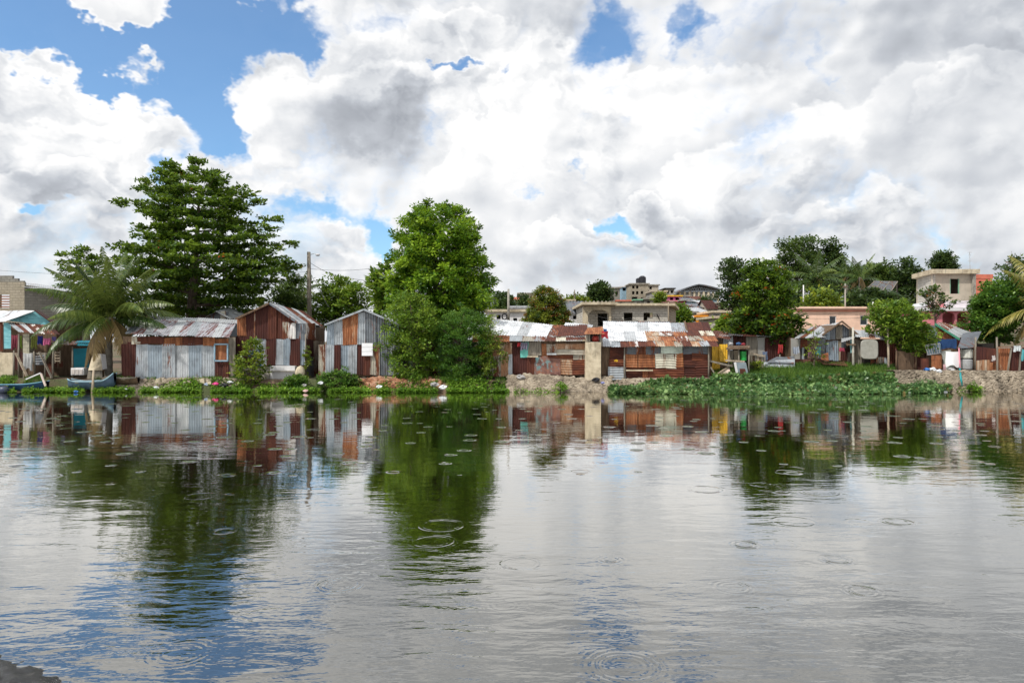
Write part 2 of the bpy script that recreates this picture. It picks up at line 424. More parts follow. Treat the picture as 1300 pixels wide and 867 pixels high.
def make_water():
    mb = MB()
    v = []; f = []
    me = bpy.data.meshes.new('water')
    xs = [-400, -60, 60, 400]; ys = [-60, 0, 20, 38.6]
    for y in ys:
        for x in xs: v.append((x, y, 0))
    for j in range(3):
        for i in range(3):
            a = j*4+i; f.append((a, a+1, a+5, a+4))
    me.from_pydata(v, [], f)
    o = bpy.data.objects.new('water', me); COL.objects.link(o); o['kind'] = 'structure'
    m = bpy.data.materials.new('river_water'); m.use_nodes = True; nt = NT(m.node_tree)
    out = nt.n('ShaderNodeOutputMaterial')
    g = nt.n('ShaderNodeNewGeometry'); p = g.outputs['Position']
    sp = nt.n('ShaderNodeSeparateXYZ'); nt.put(sp.inputs[0], p)
    cb = nt.n('ShaderNodeCombineXYZ'); nt.put(cb.inputs[0], sp.outputs[0]); nt.put(cb.inputs[1], sp.outputs[1]); pxy = cb.outputs[0]
    def mapped(rot, s):
        mp = nt.n('ShaderNodeMapping'); nt.put(mp.inputs['Vector'], pxy); mp.inputs['Rotation'].default_value = (0, 0, R(rot)); mp.inputs['Scale'].default_value = s
        return mp.outputs[0]
    calm = nt.noise(mapped(0, (.5, 1, 1)), .22, 3, .5)
    near = nt.m('MULTIPLY', nt.mr(sp.outputs[1], 5.5, 13, 1.45, .48, True), nt.mr(sp.outputs[1], 12, 25, 1, .6, True))
    amp = nt.m('MULTIPLY', nt.mr(calm, .35, .65, .45, 1.25, True), near)
    n1 = nt.noise(mapped(12, (.42, 1.25, 1)), 2.3, 3, .5, .4)
    n2 = nt.noise(mapped(-24, (.55, 1.3, 1)), 5.5, 3, .55, .3)
    n3 = nt.noise(mapped(5, (.7, 1.4, 1)), 16, 2, .5)
    n0 = nt.noise(mapped(20, (.5, 1, 1)), .9, 2, .5)
    h = nt.m('MULTIPLY', n1, .0120)
    h = nt.m('MULTIPLY_ADD', n0, .014, h)
    h = nt.m('MULTIPLY_ADD', n2, .0042, h)
    h = nt.m('MULTIPLY_ADD', n3, .0005, h)
    h = nt.m('MULTIPLY', h, amp)
    # rain drops: rings at random places
    def vor(scale, seed, thr, rmin, rmax, width, A, waves):
        vv = nt.n('ShaderNodeTexVoronoi', voronoi_dimensions='2D', feature='F1')
        nt.put(vv.inputs['Vector'], nt.vm('ADD', pxy, (seed, seed*.7, 0))); vv.inputs['Scale'].default_value = scale
        r = nt.m('DIVIDE', vv.outputs['Distance'], scale)
        sc3 = nt.n('ShaderNodeSeparateColor'); nt.put(sc3.inputs[0], vv.outputs['Color'])
        Rr = nt.mr(sc3.outputs[0], 0, 1, rmin, rmax)
        on = nt.m('GREATER_THAN', sc3.outputs[1], thr)
        t = nt.m('DIVIDE', nt.m('SUBTRACT', r, Rr), width)
        e = nt.m('POWER', 2.718, nt.m('MULTIPLY', nt.m('MULTIPLY', t, t), -1.0))
        wv = nt.m('COSINE', nt.m('MULTIPLY', t, waves))
        return nt.m('MULTIPLY', nt.m('MULTIPLY', nt.m('MULTIPLY', e, wv), on), A)
    rr = nt.m('ADD', vor(.55, 3.1, .68, .06, .30, .035, .0022, 1.5), nt.m('MULTIPLY', vor(.9, 17.7, .40, .02, .14, .055, .020, 1.4), nt.mr(sp.outputs[1], 12, 17, 0, 1, True)))
    rr = nt.m('MULTIPLY', rr, nt.mr(sp.outputs[1], 8, 13, .0, 1, True))
    h = nt.m('ADD', h, rr)
    # the rings one can see near by
    rings = [(230, 828, .27, 4), (795, 845, .30, 5), (430, 742, .25, 3), (930, 745, .20, 2), (660, 715, .22, 1), (775, 710, .13, 2), (1062, 710, .18, 2), (550, 687, .30, 2),
             (520, 650, .30, 2), (285, 674, .14, 1), (967, 615, .19, 1), (1003, 595, .27, 1), (1042, 625, .36, 2), (945, 691, .16, 2), (998, 691, .16, 2), (1140, 662, .22, 2), (1300, 797, .28, 2),
             (895, 621, .28, 1), (560, 667, .3, 1), (1280, 596, .25, 1), (1178, 587, .2, 1), (640, 768, .12, 1), (1095, 750, .18, 2), (1230, 680, .2, 2)]
    brk = nt.mr(nt.noise(pxy, 3.3, 2, .5), .36, .6, .25, 1.15, True)
    for (rx, ry, rad, nw) in rings:
        D = EYE*F/(ry-HY); x = X(rx, D)
        L = nt.vm('LENGTH', nt.vm('SUBTRACT', pxy, (x, D, 0)), out=1)
        wd = .022+.0012*D
        lam = wd*2.1
        wtot = wd*(.75+.62*nw)
        t = nt.m('SUBTRACT', L, rad*(1-.16*(nw > 1)))
        e = nt.m('POWER', 2.718, nt.m('MULTIPLY', nt.m('MULTIPLY', t, t), -1/(wtot*wtot)))
        wv = nt.m('COSINE', nt.m('MULTIPLY', t, 2*math.pi/lam))
        A = (.0015 if D < 8 else .0016)*(wd/.034)*(.6+.4*math.sin(rx))
        h = nt.m('MULTIPLY_ADD', nt.m('MULTIPLY', e, wv), nt.m('MULTIPLY', brk, A*1.2), h)
    bp = nt.n('ShaderNodeBump'); nt.put(bp.inputs['Height'], h); bp.inputs['Distance'].default_value = 1; bp.inputs['Strength'].default_value = 1
    N = bp.outputs[0]
    gl = nt.n('ShaderNodeBsdfGlossy'); gl.inputs['Roughness'].default_value = .02; nt.put(gl.inputs['Color'], (.97, .96, .93)); nt.t.links.new(N, gl.inputs['Normal'])
    df = nt.n('ShaderNodeBsdfDiffuse'); nt.put(df.inputs['Color'], (.012, .011, .004)); 
    lw = nt.n('ShaderNodeFresnel'); lw.inputs['IOR'].default_value = 1.45; nt.t.links.new(N, lw.inputs['Normal'])
    fac = nt.mr(lw.outputs[0], .10, .46, .34, .93)
    mx = nt.n('ShaderNodeMixShader'); nt.put(mx.inputs[0], fac); nt.t.links.new(df.outputs[0], mx.inputs[1]); nt.t.links.new(gl.outputs[0], mx.inputs[2])
    nt.t.links.new(mx.outputs[0], out.inputs[0])
    me.materials.append(m)
make_water()

# ------------------------------------------------------------------ materials
zinc = metal('zinc', (.34, .37, .40), .22)
zinc_b = metal('zinc_blue', (.25, .30, .35), .18)
zinc_d = metal('zinc_dark', (.13, .145, .165), .30)
zinc_l = metal('zinc_pale', (.46, .48, .50), .20)
zinc_r = metal('zinc_rusting', (.30, .31, .32), .55)
zinc_s = metal('zinc_striped', (.40, .41, .45), .42, r1=(.05, .02, .02), r2=(.13, .05, .045), r3=(.24, .11, .09), streak=(5, .12, .12))
zinc_t = metal('zinc_tan', (.36, .33, .27), .42, r3=(.42, .22, .10))
white_m = metal('white_sheet', (.64, .66, .69), .16, dirt=.5, met=0)
white_r = metal('white_sheet_rusting', (.66, .64, .62), .50, met=0)
rustd = metal('rust_dark', (.10, .04, .03), .85, r1=(.028, .007, .005), r2=(.055, .012, .008), r3=(.085, .022, .012))
rustm = metal('rust_brown', (.16, .06, .035), .85, r1=(.045, .013, .008), r2=(.090, .023, .012), r3=(.16, .052, .024))
rusto = metal('rust_orange', (.45, .28, .17), .70, r1=(.10, .032, .015), r2=(.27, .095, .036), r3=(.48, .24, .12))
rustt = metal('rust_tan', (.48, .38, .28), .52, r1=(.14, .06, .03), r2=(.33, .17, .09), r3=(.50, .33, .20))
cream_m = metal('cream_sheet', (.56, .53, .43), .30, met=0, r3=(.45, .28, .14))
steel_p = metal('patchy_steel', (.16, .30, .31), .60, r1=(.10, .04, .03), r2=(.20, .10, .08), r3=(.34, .13, .06), streak=(.8, .8, .8))
H = (.25, .25, 1)
rustd_h = metal('rust_dark_cross', (.10, .04, .03), .85, r1=(.030, .009, .006), r2=(.065, .016, .009), r3=(.14, .040, .018), streak=H)
rustm_h = metal('rust_brown_cross', (.18, .07, .04), .80, r1=(.05, .014, .008), r2=(.12, .031, .013), r3=(.26, .09, .035), streak=H)
wood_g = wood('weathered_wood', (.21, .185, .15)); wood_b = wood('brown_wood', (.13, .085, .055)); wood_l = wood('pale_wood', (.33, .27, .20))
dark_in = plain('dark_interior', (.022, .018, .015), .95)  # near-black; on wall sheets it paints the shade of open interiors
blockm = block_mat('block_wall'); blockt = block_mat('block_wall_tan', (.40, .35, .27), (.31, .27, .20), (.20, .17, .13), stain=.45)
blockw = block_mat('block_wall_pale', (.60, .57, .51), (.48, .45, .40), (.22, .21, .2), stain=.4)
conc = rough_mat('concrete', (.16, .15, .13), (.33, .31, .27), (.44, .41, .36), 2, .9, .01, stain=.6)
conc_l = rough_mat('pale_concrete', (.34, .28, .20), (.55, .47, .34), (.66, .58, .44), 2.2, .9, .012, stain=.5)
teal = rough_mat('teal_boards', (.08, .26, .30), (.16, .42, .47), (.25, .52, .56), 3, .7, .006, (.5, .5, 3), stain=.3)
turq = plaster('turquoise_paint', (.02, .22, .30), .25)
yellow = metal('yellow_sheet', (.72, .42, .02), .10, met=0, dirt=.35)
pinkw = plaster('pink_plaster', (.66, .22, .26), .15); peach = plaster('peach_plaster', (.88, .60, .46), .12)
whitep = plaster('white_plaster', (.70, .69, .70), .25); beige = plaster('beige_plaster', (.48, .42, .34), .4); greyp = plaster('grey_plaster', (.33, .32, .30), .5)
orangep = plaster('orange_plaster', (.78, .30, .03), .1); redp = plaster('red_plaster', (.42, .035, .03), .2); magp = plaster('magenta_plaster', (.50, .12, .28), .2)
greenp = plaster('green_plaster', (.20, .42, .28), .2); bluep = plaster('blue_plaster', (.25, .38, .48), .2); salmon = plaster('salmon_plaster', (.62, .18, .12), .2)
glass = plain('dark_glass', (.02, .025, .03), .15, .1, .6)
bark = rough_mat('bark', (.05, .038, .028), (.13, .10, .075), (.20, .165, .13), 5, .95, .03, (2, 2, .5))
bark_g = rough_mat('grey_bark', (.10, .09, .075), (.22, .20, .17), None, 5, .95, .03, (1, 1, 2))
def cloth(name, c):
    m_ = sum(c)/3; c = tuple(.78*(x*.8+m_*.2) for x in c)
    return plain('cloth_'+name, c, .9, .25, .1)

# ------------------------------------------------------------------ builders for walls, roofs, houses
def shack(name, label, cat, D, base_px, base_py, group=None):
    return thing(name, label, cat, W(base_px, base_py, D), group)
def panels(root, D, lst, body=None, depth=3.0, bodymat=None, name='wall_sheet'):
    for k, it in enumerate(lst):
        c, mat, dr = it[0], it[1], it[2]
        nm = it[3] if len(it) > 3 and it[3] else name
        DD = D-.012*(k % 5)-(it[4] if len(it) > 4 else 0)
        if len(c) == 4:
            x0, y0, x1, y1 = c; c = (x0, y1, x1, y1, x1, y0, x0, y0)
        jj = .7 if dr != 'N' else .35
        pts = [W(c[2*i]+random.uniform(-jj, jj)*.5, c[2*i+1]+random.uniform(-jj, jj), DD+random.uniform(-.03, .03)) for i in range(4)]
        MB().sheet(*pts, ridges=dr, warp=.022).build(nm, mat, root, smooth=(dr != 'N'))
    if body:
        poly = [W(x, y, D+.06) for x, y in body]
        mb = MB(); n = len(poly); i0 = len(mb.v)
        mb.v += poly+[p+Vector((0, depth, 0)) for p in poly]
        mb.f.append(tuple(range(n))); mb.f.append(tuple(reversed(range(n, 2*n))))
        for i in range(n): mb.f.append((i, n+i, n+(i+1) % n, (i+1) % n))
        mb.build('wall', bodymat or wood_b, root)
def roofs(root, lst, name='roof_sheet'):
    for k, it in enumerate(lst):
        pts, mat = it[0], it[1]; dr = it[2] if len(it) > 2 else 'V'
        P = [W(*p)+Vector((0, 0, .015*(k % 3))) for p in pts]
        MB().sheet(*P, ridges=dr, warp=.02).build(name, mat, root, smooth=True)
def strip_roof(root, bl, br, tr, tl, mats, splits=None, rows=1):
    """a roof slope covered by side-by-side sheets; corners are (px, py, D)"""
    bl, br, tr, tl = W(*bl), W(*br), W(*tr), W(*tl)
    n = len(mats)//rows; k = 0
    for r in range(rows):
        v0 = r/rows; v1 = (r+1)/rows+(.03 if r < rows-1 else 0)
        for i in range(n):
            u0 = i/n; u1 = (i+1)/n+(.006 if i < n-1 else 0)
            def P(u, v): return (bl*(1-u)+br*u)*(1-v)+(tl*(1-u)+tr*u)*v
            dz = Vector((0, 0, .02*(r+1)+.012*(i % 2)))
            j = random.uniform(-.05, .05) if r == 0 else 0
            MB().sheet(P(u0, v0+j*.3)+dz*(1), P(u1, v0+j*.3)+dz, P(u1, v1)+dz*.6, P(u0, v1)+dz*.6, warp=.02).build('roof_sheet', mats[k], root, smooth=True); k += 1
def post(root, px, py0, py1, D, w=.09, mat=None, lean=0, name='post'):
    a = W(px, py1, D); b = W(px+lean, py0, D)
    return MB().tube([a, (a+b)/2+Vector((random.uniform(-.02, .02), 0, 0)), b], [w/2, w/2*.95, w/2*.85], 7).build(name, mat or wood_g, root, smooth=True)
def board(root, a, b, w, h, mat, name='plank'):
    return MB().beam(W(*a), W(*b), w, h).build(name, mat, root)
def holed_wall(x0, x1, z0, z1, y, t, holes):
    """a wall facing the camera with real openings; holes are (x0, z0, x1, z1)"""
    mb = MB()
    xs = sorted({x0, x1, *[h[0] for h in holes], *[h[2] for h in holes]}); zs = sorted({z0, z1, *[h[1] for h in holes], *[h[3] for h in holes]})
    for zi in range(len(zs)-1):
        run = None
        for xi in range(len(xs)-1):
            cx = (xs[xi]+xs[xi+1])/2; cz = (zs[zi]+zs[zi+1])/2
            hole = any(h[0] < cx < h[2] and h[1] < cz < h[3] for h in holes)
            if not hole and run is None: run = xs[xi]
            if hole and run is not None: mb.box(run, y, zs[zi], xs[xi], y+t, zs[zi+1]); run = None
        if run is not None: mb.box(run, y, zs[zi], xs[-1], y+t, zs[zi+1])
    return mb
def house(name, label, px0, px1, py0, py1, D, mat, wins=(), doors=(), depth=7, roof='flat', roofmat=None, over=.25, group=None, cat='house', winmat=None, sink=None, slab=.18, skew=0, frame=None):
    """a block house: real wall openings, rooms dark behind them; windows in photo pixels"""
    x0, x1 = X(px0, D), X(px1, D); z1 = Z(py0, D); z0 = Z(py1, D)
    zb = min(z0, gz((x0+x1)/2, D)-.3, gz((x0+x1)/2, D+depth)-.3) if sink is None else sink
    r = thing(name, label, cat, ((x0+x1)/2, D, zb), group)
    gx = .5 if winmat else 0
    hs = [(X(a-gx, D), Z(d+gx*.6, D), X(c+gx, D), Z(b-gx*.4, D)) for (a, b, c, d) in list(wins)+list(doors)]
    t = .2
    mb = holed_wall(x0, x1, zb, z1, D, t, hs)
    mb.box(x0, D+t, zb, x0+t, D+depth, z1); mb.box(x1-t, D+t, zb, x1, D+depth, z1); mb.box(x0+t, D+depth-t, zb, x1-t, D+depth, z1)
    w = mb.build('wall', mat, r)
    fm = frame or whitep
    for k, h in enumerate(hs):
        isw = k < len(wins)
        if h[2]-h[0] < .25 or winmat is True and h[2]-h[0] < .9: continue
        f = MB(); fw = .06
        f.box(h[0], D+.05, h[1], h[0]+fw, D+.13, h[3]); f.box(h[2]-fw, D+.05, h[1], h[2], D+.13, h[3])
        f.box(h[0]+fw, D+.05, h[3]-fw, h[2]-fw, D+.13, h[3])
        if isw: f.box(h[0]+fw, D+.05, h[1], h[2]-fw, D+.13, h[1]+fw)
        fo = f.build('window' if isw else 'door', fm if winmat is None else conc, r)
        if winmat is None or not isw:
            MB().box(h[0]+fw, D+.08, h[1]+(fw if isw else 0), h[2]-fw, D+.11, h[3]-fw).build('pane' if isw else 'door_leaf', glass if isw else wood_b, fo)
    o = over; rm = roofmat or conc
    if roof == 'flat':
        MB().box(x0-o, D-o, z1, x1+o, D+depth+o, z1+slab).build('roof', rm, r)
    elif roof == 'parapet':
        q = MB(); q.box(x0-.05, D-.05, z1, x1+.05, D+.15, z1+.5); q.box(x0-.05, D+.15, z1, x0+.15, D+depth, z1+.5); q.box(x1-.15, D+.15, z1, x1+.05, D+depth, z1+.5)
        q.box(x0+.15, D+.15, z1, x1-.15, D+depth, z1+.1); q.build('roof', rm, r)
    elif roof == 'shed':
        MB().sheet((x0-o, D-o, z1+.02), (x1+o, D-o, z1+.02), (x1+o, D+depth, z1+depth*.16), (x0-o, D+depth, z1+depth*.16), pitch=.3, amp=.03).build('roof', rm, r, smooth=True)
    elif roof == 'gable':
        zm = z1+depth*.22; ym = D+depth/2
        q = MB(); q.sheet((x0-o, D-o, z1-.05), (x1+o, D-o, z1-.05), (x1+o, ym, zm), (x0-o, ym, zm), pitch=.3, amp=.03)
        q.sheet((x1+o, D+depth+o, z1-.05), (x0-o, D+depth+o, z1-.05), (x0-o, ym, zm), (x1+o, ym, zm), pitch=.3, amp=.03)
        q.build('roof', rm, r, smooth=True)
        g2 = MB()
        for xx, s_ in ((x0, 1), (x1, -1)):
            i = len(g2.v); g2.v += [Vector((xx, D, z1)), Vector((xx, D+depth, z1)), Vector((xx, ym, zm-.05)), Vector((xx+.15*s_, D, z1)), Vector((xx+.15*s_, D+depth, z1)), Vector((xx+.15*s_, ym, zm-.05))]
            g2.f += [(i, i+1, i+2), (i+5, i+4, i+3), (i, i+2, i+5, i+3), (i+1, i+4, i+5, i+2)]
        g2.build('gable_wall', mat, r)
    return r

# ------------------------------------------------------------------ trees
def leafcloud(C, U, L, Wd, rng):
    """one folded-diamond leaf per centre: C centres, U pointing directions, L length, Wd width"""
    n = len(C)
    r = rng.normal(size=(n, 3)); s = np.cross(U, r); s /= np.linalg.norm(s, axis=1, keepdims=True)+1e-9
    l = (L*rng.uniform(.7, 1.25, n))[:, None]; w = (Wd*rng.uniform(.7, 1.25, n))[:, None]
    a = C; b = C+U*l*.45+s*w*.5; c = C+U*l; d = C+U*l*.45-s*w*.5
    return np.stack([a, b, c, d], 1).reshape(-1, 3)
def flatleaf(C, rng, L, Wd, tilt=.45, out=None, outw=.6, droop=0.0):
    """leaves whose faces mostly look up: U roughly horizontal and side roughly horizontal"""
    n = len(C); U = rng.normal(size=(n, 3)); U[:, 2] = U[:, 2]*tilt-droop
    if out is not None: U += out*outw
    U /= np.linalg.norm(U, axis=1, keepdims=True)+1e-9
    up = np.array([0, 0, 1.0])+rng.normal(size=(n, 3))*tilt
    s = np.cross(U, up); s /= np.linalg.norm(s, axis=1, keepdims=True)+1e-9
    l = (L*rng.uniform(.7, 1.25, n))[:, None]; w = (Wd*rng.uniform(.7, 1.25, n))[:, None]
    return np.stack([C, C+U*l*.45+s*w*.5, C+U*l, C+U*l*.45-s*w*.5], 1).reshape(-1, 3)
def env_at(env, z):
    zs = env[:, 0]; return np.interp(z, zs, env[:, 1]), np.interp(z, zs, env[:, 2])
def tree(name, label, D, env_px, trunk_px, trunk_r, mat, style='dense', n_clump=500, per=40, clump=.55, leaf=.22, lw=.6, tiers=14, group=None, cat='tree', seed=1, base_py=None, odd=.0, depth=1.0,
         trunk_mat=None, flat=.6, cluster_tint=.25, core=.45, droop=0.0, rough_edge=.12, cx=None):
    """env_px: [(py, x_left, x_right)] silhouette from the top down. Crown in the round; limbs reach the clumps."""
    rng = np.random.default_rng(seed)
    tx = X(trunk_px, D); zb = Z(base_py, D) if base_py else gz(tx, D)
    zb = min(zb, gz(tx, D)) if base_py is None else zb
    root = thing(name, label, cat, (tx, D, zb), group)
    E = np.array([(Z(py, D), X(a, D), X(b, D)) for py, a, b in env_px][::-1])
    zlo, zhi = E[0, 0], E[-1, 0]
    zt = np.linspace(zlo, zhi, 60); a, b = env_at(E, zt); wgt = np.maximum(b-a, .05)**(1.6); wgt /= wgt.sum()
    P = []
    if style == 'tier':
        tz = np.linspace(zlo+.1, zhi, tiers)
        for k, z in enumerate(tz):
            a, b = env_at(E, z); cxm = tx*.5+(a+b)/4 if cx is None else cx; rr = (b-a)/2
            nb = max(4, int(5+rr*2.0)); ph0 = rng.uniform(0, 6.28)
            for j in range(nb):
                ph = ph0+2*math.pi*j/nb+rng.uniform(-.25, .25)
                rl = (b-cxm) if math.cos(ph) > 0 else (cxm-a); rad = math.sqrt((rl*math.cos(ph))**2+(rr*depth*math.sin(ph))**2)*rng.uniform(.58, 1.06)
                rise = rng.uniform(.0, .14); bz = z-rad*rise*.8+rng.uniform(-.10, .10)
                m = max(3, int(rad*n_clump/100))
                for q in range(m):
                    t = rng.uniform(.25, 1.0)**.7; spread = .10+.15*t
                    an = ph+rng.normal()*spread*.55/(.3+t)
                    P.append((cxm+math.cos(an)*rad*t, D+math.sin(an)*rad*t, bz+rad*t*rise+rng.normal()*.09+.10*math.sin(7*t+ph), cxm, D))
    else:
        while len(P) < n_clump:
            z = rng.choice(zt, p=wgt)+rng.uniform(-.5, .5)*(zhi-zlo)/60
            a, b = env_at(E, z); cm = (a+b)/2; rr = (b-a)/2
            ph = rng.uniform(0, 6.283); rho = rng.uniform(core**2, 1)**.5
            wob = 1+rough_edge*(math.sin(3*ph+z*1.7+seed)+.8*math.sin(5*ph-z*3.1+seed*2))-rough_edge*.9
            if rng.random() < .18: wob *= rng.uniform(1.03, 1.17)
            P.append((cm+math.cos(ph)*rr*rho*wob, D+math.sin(ph)*rr*depth*rho*wob, z+rng.normal()*.1, cm, D))
    P = np.array(P)
    n = len(P); cen = P[:, :3]
    out = cen-np.stack([P[:, 3], P[:, 4], np.full(n, (zlo*.6+zhi*.4))], 1); out /= np.linalg.norm(out, axis=1, keepdims=True)+1e-9
    ct = rng.normal(size=n)*cluster_tint
    per_n = per
    off = rng.normal(size=(n, per_n, 3)); off /= np.linalg.norm(off, axis=2, keepdims=True); off *= (rng.uniform(.05, 1, (n, per_n, 1))**.5)
    off *= np.array([clump, clump, clump*flat]); 
    csz = rng.uniform(.6, 1.25, (n, 1, 1)); C = (cen[:, None, :]+off*csz).reshape(-1, 3)
    O = np.repeat(out, per_n, 0)+off.reshape(-1, 3)/clump*.6
    V = flatleaf(C, rng, leaf, leaf*lw, .5, O, .6, droop)
    tint = np.clip(.45+np.repeat(ct, per_n)+rng.normal(size=n*per_n)*.16, 0, .89)
    if odd > 0:
        oc = rng.random(n) < odd; om = np.repeat(oc, per_n) & (rng.random(n*per_n) < .6); tint[om] = 1.0
    np_mesh('crown', V, 4, tint, mat, root)
    # trunk and limbs
    mb = MB(); top = Vector((tx*.3+(E[-1, 1]+E[-1, 2])/2*.7, D, zlo+(zhi-zlo)*.82)); b0 = Vector((tx, D, zb-.2))
    def trunk_pt(t): return b0.lerp(top, t)+Vector((.12*math.sin(t*5+seed), .1*math.sin(t*4), 0))*(t*(1-t)*3)
    ts = [0, .04, .15, .3, .5, .7, .85, 1]
    mb.tube([trunk_pt(t) for t in ts], [trunk_r*k for k in (1.5, 1.15, 1, .85, .62, .42, .26, .1)], 9)
    nl = min(n, 46 if n > 120 else 18)
    for i in rng.choice(n, nl, replace=False):
        e = Vector(cen[i]); t = max(.08, min(.93, (e.z-b0.z)/(top.z-b0.z)*(.72 if style != 'tier' else .93))); s0 = trunk_pt(t)
        mid = s0.lerp(e, .5)+Vector((0, 0, (.10 if style == 'tier' else -.05)*(e-s0).length*-.5)); r0 = trunk_r*(1-t)*.42+.02
        mb.tube([s0, mid, e], [r0, r0*.6, .012], 5, cap=False)
    mb.build('trunk', trunk_mat or bark, root, smooth=True)
    return root
def palm(name, label, D, px, crown_py, base_py, size, fronds, mat, deadmat=None, ndead=3, seed=1, trunk_r=.16, group=None, nleaf=46, spread=1.0, bend=0, leafw=.05, up=(-.15, 1.25)):
    rng = np.random.default_rng(seed)
    x = X(px, D); zb = Z(base_py, D); zc = Z(crown_py, D)
    root = thing(name, label, 'palm tree', (x, D, zb), group)
    top = Vector((x+bend, D, zc)); b0 = Vector((x, D, zb-.2))
    mb = MB(); pts = []; rs = []
    nseg = 16
    for k in range(nseg+1):
        t = k/nseg; pts.append(b0.lerp(top, t)+Vector((bend*-.3*math.sin(t*3.14), 0, 0))); rs.append(trunk_r*(1.25-.45*t)*(1+.07*(k % 2)))
    mb.tube(pts, rs, 10); mb.build('trunk', bark_g, root, smooth=True)
    for k in range(fronds):
        dead = k < ndead
        ph = 2*math.pi*k*.382+rng.uniform(-.2, .2)
        if dead: e0 = rng.uniform(-.9, -.4)
        else: e0 = up[0]+(up[1]-up[0])*((k-ndead)/max(1, fronds-ndead-1))+rng.uniform(-.1, .1)
        Ln = size*rng.uniform(.85, 1.08)*(.75 if dead else 1)
        ns = 14; p = Vector(top); el = e0; pts = [Vector(p)]
        sag = rng.uniform(1.0, 1.5)*spread*(1.0 if e0 < .7 else .5)
        for s_ in range(ns):
            d = Vector((math.cos(ph)*math.cos(el), math.sin(ph)*math.cos(el), math.sin(el)))
            p = p+d*Ln/ns; pts.append(Vector(p)); el -= sag/ns*(.4+1.3*s_/ns); el = max(el, -1.45)
        rmb = MB(); rmb.tube(pts, [.035*(1-.85*i/ns) for i in range(ns+1)], 5, cap=False)
        fr = rmb.build('frond', deadmat if dead and deadmat else mat, root, smooth=True)
        at = fr.data.attributes.new('tint', 'FLOAT', 'FACE'); at.data.foreach_set('value', [.85]*len(fr.data.polygons))
        V = []; T = []; tb = rng.uniform(.1, .75)
        for i in range(nleaf):
            t = .1+.9*i/nleaf; f = t*ns; i0 = min(int(f), ns-1); a = pts[i0].lerp(pts[i0+1], f-i0); tan = (pts[i0+1]-pts[i0]).normalized()
            side = tan.cross(Vector((0, 0, 1))).normalized(); nrm = side.cross(tan)
            ll = size*.225*math.sin(math.pi*min(1, .12+.88*t)**.8)*rng.uniform(.8, 1.1)+.06
            for sg in (-1, 1):
                dr = (side*sg*.85+tan*.55+nrm*(.12 if not dead else -.5)+Vector((0, 0, -.55-.5*rng.random()))).normalized()
                m1 = a+dr*ll*.5; e = m1+(dr+Vector((0, 0, -.55))).normalized()*ll*.5; w = tan*leafw
                V += [a-w*.3, a+w*.3, m1+w*.5, m1-w*.5, m1-w*.5, m1+w*.5, e+w*.05, e-w*.05]; T += [min(.89, max(0, tb+rng.normal()*.12))]*2
        np_mesh('leaflets', np.array([tuple(v) for v in V]), 4, T, deadmat if dead and deadmat else mat, fr)
    return root
L_alm = leafmat('almond_leaf', (.009, .028, .005), (.046, .110, .010), (.19, .28, .025), (.50, .08, .015))
L_ficus = leafmat('ficus_leaf', (.018, .060, .006), (.080, .190, .012), (.30, .44, .03))
L_bush = leafmat('bush_leaf', (.022, .060, .008), (.090, .185, .016), (.28, .38, .045))
L_bush2 = leafmat('fine_bush_leaf', (.010, .045, .008), (.048, .135, .016), (.17, .29, .04))
L_far = leafmat('far_leaf', (.012, .032, .009), (.045, .090, .020), (.13, .19, .035), (.22, .09, .03))
L_dark = leafmat('dark_leaf', (.011, .030, .010), (.036, .072, .020), (.10, .15, .035))
L_mango = leafmat('mango_leaf', (.020, .050, .008), (.080, .125, .015), (.26, .30, .03), (.30, .11, .035))
L_yg = leafmat('yellow_green_leaf', (.03, .07, .008), (.10, .17, .015), (.30, .36, .04))
L_palm = leafmat('palm_leaf', (.012, .036, .007), (.042, .082, .014), (.16, .20, .04), trans=.15, rough=.35)
L_palmf = leafmat('far_palm_leaf', (.025, .055, .012), (.060, .110, .022), (.17, .22, .05), trans=.2)
L_dead = leafmat('dead_palm_leaf', (.10, .07, .03), (.22, .15, .06), (.36, .26, .11), trans=.15)
L_hya = leafmat('hyacinth_leaf', (.014, .050, .012), (.060, .150, .040), (.30, .44, .17), (.17, .12, .05), trans=.25, rough=.32)
L_grass = leafmat('bank_grass', (.025, .070, .012), (.070, .150, .022), (.17, .27, .045), trans=.3)
L_weed = leafmat('water_weed', (.030, .085, .010), (.10, .22, .020), (.26, .42, .05), trans=.3)

# ================================================================== THE BANK, from left to right
# ---- block building behind, far left
D = 58
r = thing('block_building', 'grey block building with stepped parapet and long low wing behind the teal house', 'building', W(16, 440, D))
x0, x1 = X(-30, D), X(31, D)
vent = (X(0, D), Z(391, D), X(12, D), Z(374, D))
mb = holed_wall(x0, x1, .5, Z(358, D), D, .2, [vent]); mb.box(x1-.2, D+.2, .5, x1, D+6, Z(362, D))
mb.build('wall', blockt, r)
mb = MB()
for a, b, py in ((-30, 16, 350), (16, 23, 353.5), (23, 30, 356.5)): mb.box(X(a, D), D+.002, Z(358, D), X(b, D), D+.2, Z(py, D))
mb.build('parapet', blockm, r)
for k in range(5):
    mb = MB().box(vent[0]+.02, D+.03, vent[1]+.05+k*.21, vent[0]+.75, D+.1, vent[1]+.15+k*.21)
    mb.build('vent_slat', rusto, r)
a0, a1 = W(31, 364, D), W(112, 373, D+3); b0, b1 = Vector((a0.x, a0.y, .5)), Vector((a1.x, a1.y, .5))
MB().slab(b0, b1, a1, a0, .2).build('side_wall', blockm, r)
roofs(r, [(((30, 364.5, D-.4), (113, 373.5, D+2.6), (113, 368, D+7), (30, 359, D+5)), zinc_l)])
